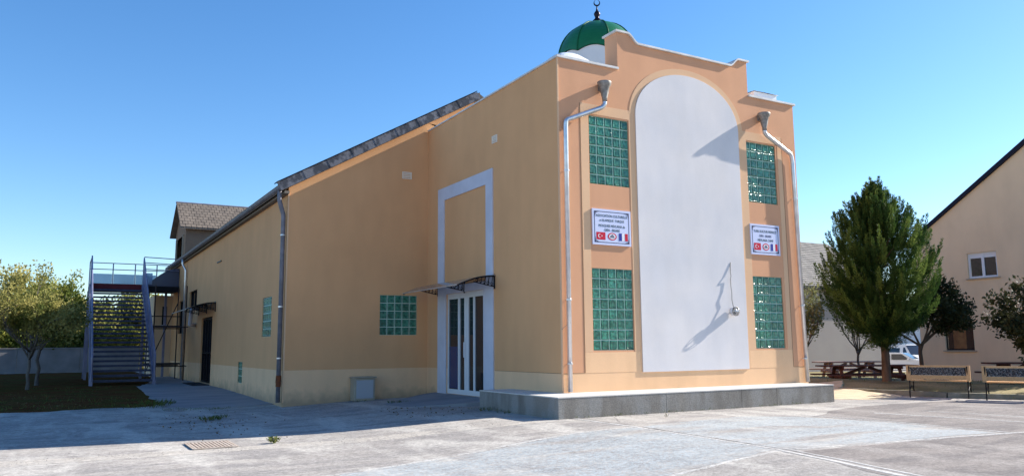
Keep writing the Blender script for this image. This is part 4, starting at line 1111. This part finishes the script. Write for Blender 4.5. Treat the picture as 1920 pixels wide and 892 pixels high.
conifer((11.93,1.64,.12), 5.70, [(1.32,.30),(1.6,.85),(2.0,1.32),(2.7,1.56),(3.5,1.66),(4.1,1.58),(4.6,1.36),(5.0,1.0),(5.35,.55),(5.65,.15)], 'broad dark green conifer with a thick brown trunk in front of the picnic table')
tree('plum_tree', 'dark leaved tree with a thin trunk just right of the conifer', 'tree', (13.75,1.75,.1), 1.05, .06, 2, 1.2, m_leafd, m_bark, 6500, .12, cl=.20, nlimb=6, upb=.02, spread=.6, seed=12,
     dirs=[(.8,-.45,.8),(.5,-.2,1.3),(-.2,.3,.8),(.9,-.5,1.1),(-.6,.2,.5)], kids=(2,3))
tree('plum_tree', 'dark leaved tree whose branches reach in at the right edge of the photo', 'tree', (13.7,-2.6,.1), 1.0, .09, 2, 1.12, m_leafd, m_bark, 11000, .12, cl=.24, nlimb=8, upb=.0, spread=.55, seed=21,
     dirs=[(-.1,1,.35),(.1,1,.15),(.2,.9,.45),(-.3,.9,.4),(.3,.8,.6),(-.5,.6,.5),(.2,-1,.5),(.1,.9,.05)])
tree('young_tree', 'small sparse pale leaved tree behind the picnic table near the grey wall', 'tree', (17.45,6.6,-.02), 1.0, .045, 2, 1.45, m_leafg, m_barkg, 4200, .095, cl=.26, nlimb=6, upb=.4, spread=.35, seed=5)
tree('shrub_tree', 'leafy branches poking out behind the right corner of the hall', 'tree', (14.6,6.9,-.02), .8, .05, 2, 1.15, m_leafg, m_barkg, 2400, .12, cl=.2, nlimb=5, upb=.3, spread=.35, seed=9)
tree('fruit_tree', 'slender twin trunked tree with yellow green leaves at the left, in front of the wall', 'tree', (-8.95,17.2,g(-8.95,17.2)), 1.2, .05, 3, 1.2, m_leafy, m_barkg, 15000, .10, cl=.30, nlimb=8, upb=.12, spread=.52, seed=4)
tree('fruit_tree', 'shorter leafy tree with a grey trunk just behind the twin trunked one', 'tree', (-8.75,20.5,g(-8.75,20.5)), 1.5, .06, 2, 1.35, m_leafh, m_barkg, 5200, .12, cl=.26, nlimb=6, upb=.1, spread=.5, seed=14)
spec = [(-17.5,43,4.6,'far left dense tree beyond the grey wall, cut by the photo edge'),(-14.0,42,4.5,'bushy yellow green tree beyond the wall at the left edge'),(-11.3,41.5,4.1,'rounded tree beyond the wall behind the twin trunked tree'),
        (-8.9,42.5,4.2,'dense tree beyond the wall just left of the stair'),(-6.6,41.5,3.7,'leafy tree seen through the stair treads'),(-4.4,43,4.1,'leafy tree seen under the landing right of the stair'),(-1.9,46,3.6,'pale tree beyond the wall mostly hidden by the hall')]
for i, (x, y, hgt, lab) in enumerate(spec):
    tree('hedgerow_tree', lab, 'tree', (x,y,-.1), 1.0, .13, 2, hgt*(.50 if x > -13 else .42), m_leafh if i % 2 else m_leafy, m_barkg, 9000, .24, cl=.50, nlimb=8, upb=.12, spread=.7, group='trees beyond the boundary wall', seed=30+i)
for i, x in enumerate((-16,-12.6,-9.8,-7.2,-4.8)):
    random.seed(60+i)
    mb = MB()
    for k in range(7000):
        u = random.uniform(-1,1); v = random.uniform(-1,1); h_ = random.random()**.7*(2.4+.5*noise.noise(Vector((x+u*2,i,0))))
        p = Vector((x+u*1.9, 39.8+v*.9, h_)); leaf_add(mb, p, rnd3()+Vector((0,0,.3)), random.uniform(.12,.26), .55)
    o = mb.obj('hedge_bush', m_leafh, fix=False); tag(o, ['bush behind the wall at the left edge of the photo','second bush from the left behind the grey wall','bush behind the wall left of the stair','green bush behind the wall seen through the lower treads','bush behind the wall right of the stair under the landing'][i], 'bush', 'bushes behind the boundary wall')

# ---------------------------------------------------------------- picnic tables and benches
def picnic(name, label, c, rz, L_, top_z, group='picnic tables', mw=None):
    mw = mw or m_wood
    t = thing(name, label, 'picnic table', group, loc=(c[0], c[1], c[2])); t.rotation_euler = (0,0,rz)
    hL_ = L_/2
    for k in range(5): MB().box((-hL_,-.37+k*.15,top_z-.045),(hL_,-.37+k*.15+.14,top_z)).obj('top_plank', mw, t)
    for s in (-1,1):
        for k in range(2): MB().box((-hL_,s*.72-.14+k*.145,top_z-.335),(hL_,s*.72-.005+k*.145,top_z-.29)).obj('seat_plank', mw, t)
    for x in (-hL_*.62, hL_*.62):
        f = MB(); f.bar((x,-.22,top_z-.05),(x,-.52,0),.05,.10,(1,0,0)); f.obj('leg', mw, t)
        f = MB(); f.bar((x,.22,top_z-.05),(x,.52,0),.05,.10,(1,0,0)); f.obj('leg', mw, t)
        MB().box((x+.03,-.86,top_z-.44),(x+.075,.86,top_z-.336)).obj('cross_beam', mw, t)
        MB().box((x+.03,-.36,top_z-.14),(x+.075,.36,top_z-.046)).obj('top_beam', mw, t)
    for s in (-1,1): MB().bar((s*hL_*.60,0,top_z-.38),(s*.06,0,top_z-.07),.045,.09).obj('brace', mw, t)
    return t
ang = math.atan2(3.72-5.25, 16.32-13.65)
picnic('picnic_table', 'long dark red picnic table standing behind the conifer trunk', (15.0,4.5,g(15,4.5)-.14), ang, 3.1, .62)
picnic('picnic_table', 'picnic table with sunlight in its wood colour, farther back, nearer the grey wall', (18.9,8.15,g(18.9,8.15)+.02), ang, 2.6, .62, mw=m_woodp)
picnic('picnic_table', 'dark picnic table behind the right hand bench by the beige house', (17.1,.55,g(17.1,.55)+.04), ang-.12, 2.3, .64)
def bench(label, p0, p1, n):
    p0 = Vector((*p0,0)); p1 = Vector((*p1,0)); c = (p0+p1)/2; L_ = 1.22; d = (p1-p0); rz = math.atan2(d.y, d.x)
    t = thing('garden_bench', label, 'bench', 'lattice backed garden benches on the kerb', loc=(c.x, c.y, 0)); t.rotation_euler = (0,0,rz); t.scale = (1,1,.91)
    hb = L_/2
    # local: x along bench, -y toward camera (the back of the bench)
    MB().box((-hb,-.02,.755),(hb,.02,.80)).obj('top_rail', m_wood2, t)
    MB().box((-hb,-.02,.46),(hb,.02,.555)).obj('bottom_rail', m_wood2, t)
    for s in (-1,1): MB().box((s*hb-.04,-.025,.42),(s*hb+.04,.025,.80)).obj('back_upright', m_wood2, t)
    for k in range(4): MB().box((-hb,.06+k*.10,.40),(hb,.145+k*.10,.43)).obj('seat_slat', m_wood2, t)
    lat = MB(); random.seed(n)
    x = -hb+.05
    while x < hb-.07:
        zc = .655
        for (dx, dz_, r0) in ((0,.045,.040),(.045,-.04,.042)):
            cx = x+dx+.02; cz = zc+dz_
            lat.tube([(cx+r0*math.cos(a),0,cz+r0*math.sin(a)) for a in [2*math.pi*q/9 for q in range(10)]], .009, 4, cap=False)
            for q in range(4):
                a = q*math.pi/2+x*9; lat.poly([(cx,-.006,cz),(cx+r0*.8*math.cos(a-.35),-.010,cz+r0*.8*math.sin(a-.35)),(cx+r0*1.05*math.cos(a),-.004,cz+r0*1.05*math.sin(a)),(cx+r0*.8*math.cos(a+.35),-.010,cz+r0*.8*math.sin(a+.35))])
        x += .086
    lat.bar((-hb+.04,0,.56),(hb-.04,0,.56),.014); lat.bar((-hb+.04,0,.75),(hb-.04,0,.75),.014)
    lat.obj('cast_lattice', mat('cast_iron_scrolls',(.10,.10,.11),(.30,.30,.31),nscale=30,rough=.4,metal=.5,contrast=(.45,.55)), t)
    MB().box((-hb+.045,.012,.56),(hb-.045,.018,.75)).obj('back_panel', mat('dark_panel',(.02,.02,.022)), t)
    for s in (-1,1):
        lg = MB(); x = s*(hb-.02)
        lg.tube([(x,-.10,0),(x,-.07,.18),(x,-.02,.36),(x,0,.45),(x,-.03,.78)],.014,6)
        lg.tube([(x,.50,0),(x,.43,.2),(x,.46,.40)],.014,6); lg.tube([(x,.02,.41),(x,.46,.41)],.014,6)
        lg.tube([(x,-.02,.60),(x,.2,.62),(x,.42,.62),(x,.47,.56),(x,.46,.41)],.014,6)
        lg.tube([(x,-.07,.18),(x,.2,.28),(x,.43,.2)],.011,6)
        lg.obj('leg', m_black, t)
    return t
bench('wooden bench with a dark scrolled iron back, left one of the two on the kerb', (9.0,-.98), (9.50,-2.09), 1)
bench('wooden bench with a dark scrolled iron back, cut by the right edge of the photo', (9.36,-2.52), (9.86,-3.63), 2)

# ---------------------------------------------------------------- cars
def car(name, label, cat, loc, rz, L_=4.2, van=False):
    t = thing(name, label, cat, 'vehicles parked beyond the lawn', loc=loc); t.rotation_euler = (0,0,rz)
    W2 = .86
    if van: prof = [(-L_/2,.35),(-L_/2,1.0),(-L_/2+.08,1.95),(-L_/2+.3,2.02),(L_/2-1.3,2.0),(L_/2-.75,1.25),(L_/2-.1,1.0),(L_/2,.75),(L_/2,.35)]
    else: prof = [(-L_/2,.35),(-L_/2,.85),(-L_/2+.12,1.0),(-L_/2+.45,1.40),(-L_/2+.75,1.48),(L_/2-2.0,1.46),(L_/2-1.25,1.02),(L_/2-.25,.85),(L_/2,.65),(L_/2,.35)]
    b = MB(); n = len(prof)
    for s in (-1,1):
        inset = [0 if z < 1.05 else .10*(z-1.05)/.45 for x, z in prof]
        b.poly([(x, s*(W2-i_), z) for (x, z), i_ in zip(prof, inset)])
    for (a, ia), (c, ic) in zip(list(zip(prof, [0 if z < 1.05 else .10*(z-1.05)/.45 for x, z in prof])), list(zip(prof, [0 if z < 1.05 else .10*(z-1.05)/.45 for x, z in prof]))[1:]):
        b.poly([(a[0],-(W2-ia),a[1]),(a[0],W2-ia,a[1]),(c[0],W2-ic,c[1]),(c[0],-(W2-ic),c[1])])
    b.obj('body', m_carw, t, bevel=.03)
    def sidew(pts, nm):
        for s in (-1,1):
            MB().poly([(x, s*(W2+.004-(0 if z < 1.05 else .10*(z-1.05)/.45)), z) for x, z in pts]).obj(nm, m_glass, t, fix=False)
    if van:
        sidew([(L_/2-1.5,1.15),(L_/2-.95,1.15),(L_/2-1.35,1.8),(L_/2-1.5,1.8)], 'side_window')
        sidew([(-L_/2+.4,1.2),(L_/2-1.8,1.2),(L_/2-1.8,1.75),(-L_/2+.4,1.75)], 'side_window')
        MB().poly([(L_/2-1.27,-.72,1.96),(L_/2-1.27,.72,1.96),(L_/2-.74,.78,1.28),(L_/2-.74,-.78,1.28)]).obj('windscreen', m_glass, t, fix=False)
    else:
        sidew([(-L_/2+.62,1.0),(-L_/2+1.45,1.0),(-L_/2+1.45,1.38),(-L_/2+.85,1.38)], 'side_window')
        sidew([(-L_/2+1.55,1.0),(L_/2-1.45,1.0),(L_/2-2.0,1.38),(-L_/2+1.55,1.38)], 'side_window')
        MB().poly([(L_/2-1.97,-.70,1.445),(L_/2-1.97,.70,1.445),(L_/2-1.27,.78,1.04),(L_/2-1.27,-.78,1.04)][::1]).obj('windscreen', m_glass, t, fix=False)
        for v in t.children[-1].data.vertices: v.co += Vector((.006,0,.012))
    for x in (-L_/2+.75, L_/2-.8):
        for s in (-1,1):
            wl = MB().lathe([(.31,-.10),(.32,-.05),(.32,.05),(.31,.10)],(x,s*(W2-.06),.32),18,'y').obj('wheel', m_tyre, t)
            MB().lathe([(.19,-.012),(.17,.012)],(x,s*(W2+.045),.32),14,'y').obj('rim', m_zinc, wl)
    for s in (-1,1):
        MB().box((L_/2-.06,s*.62-.14,.62),(L_/2+.01,s*.62+.14,.74)).obj('headlight', m_pvc, t)
        MB().box((-L_/2-.01,s*.70-.08,.78),(-L_/2+.04,s*.70+.08,.98)).obj('tail_light', m_fred, t)
        MB().box((L_/2-1.62,s*(W2+.08)-.08,.98),(L_/2-1.5,s*(W2+.08)+.08,1.1)).obj('wing_mirror', m_carw, t)
    return t
car('parked_car', 'white hatchback parked beyond the lawn, nearest the beige house corner', 'car', (43.0,22.0,g(43,22)-.22), R(-70))
car('parked_van', 'tall white van parked behind the white hatchback', 'van', (47.5,25.2,g(47,25)-.2), R(-100), 4.9, True)
car('parked_van', 'white van farther back, half hidden by the beige house corner', 'van', (51.5,26.2,g(50,26)-.1), R(-120), 4.9, True)

# ---------------------------------------------------------------- weeds, fallen leaves
def tuft(mb, x, y, n, hgt, r, z=None):
    for k in range(n):
        a = random.uniform(0, 6.28); q = random.random()**.5*r; px, py = x+q*math.cos(a), y+q*math.sin(a)
        p = Vector((px, py, (g(px,py) if z is None else z)+.01)); d = Vector((math.cos(a)*.6,math.sin(a)*.6,1))+rnd3(.4)
        leaf_add(mb, p, d, hgt*random.uniform(.4,1.1), .16)
random.seed(99)
gs = MB()
for (x, y, n, h_, r_t) in ((-5.55,4.1,120,.12,.22),(-5.3,4.5,40,.09,.15),(-5.7,7.0,110,.06,.4),(-5.2,6.9,60,.06,.3),(-4.9,6.8,40,.07,.2),(-6.3,8.2,160,.12,.5),(-6.0,8.9,160,.14,.4),(-1.5,4.6,60,.07,.18),(-1.25,4.55,40,.06,.15),(-1.9,5.75,30,.06,.12),(-.85,1.2,50,.10,.25),(-.85,.6,40,.08,.2),(-.9,1.7,30,.08,.2)):
    tuft(gs, x, y, n, h_, r_t)
for k in range(40):
    x = -.7+random.random()*7.0; tuft(gs, x, -1.0-random.random()*.03, 5, .05, .04)
for k in range(110):
    x = random.uniform(-11,-6.1); y = 8.6+random.random()**2*9; tuft(gs, x, y, 7, .09, .15)
gs.obj('weeds_and_grass', m_grass, fix=False, kind='stuff', label='low weeds and grass tufts at the pavement edges')
wd = MB(); tuft(wd, -5.38, -.36, 26, .13, .06)
for k in range(30): leaf_add(wd, Vector((-5.38,-.36,g(-5.38,-.36)+.03))+rnd3(.07), rnd3()+Vector((0,0,.4)), .05, .8)
tag(wd.obj('weed_plant', m_grass, fix=False), 'small bright weed growing at the shadow edge beyond the drain grate', 'weed')
w3 = MB(); tuft(w3, .9, -1.85, 5, .10, .01); tag(w3.obj('weed_plant', m_sand, fix=False), 'pale dry stalk sprouting from the crack in front of the terrace', 'weed')
gl_ = MB()
for k in range(1300):
    x = random.uniform(9.6,24); y = random.uniform(-5,11)
    p = Vector((x, y, g(x,y)+.03)); leaf_add(gl_, p, Vector((0,0,1))+rnd3(.7), random.uniform(.03,.09), .2)
gl_.obj('lawn_grass', m_grass, fix=False, kind='stuff', label='thin dry grass blades on the lawn')
fl = MB()
for k in range(520):
    if k < 150: x, y = random.gauss(-5.75,.5), random.gauss(3.4,1.3)
    elif k < 240: x, y = random.uniform(-2.5,-.8), random.uniform(1,3.5)
    else: x, y = random.uniform(-10,-6.5), random.uniform(8,14)
    p = Vector((x,y,g(x,y)+.012)); leaf_add(fl, p, Vector((random.uniform(-1,1),random.uniform(-1,1),.15)), random.uniform(.02,.05), .7)
fl.obj('fallen_leaves', m_dry, fix=False, kind='stuff', label='dry fallen leaves scattered on the shaded pavement')
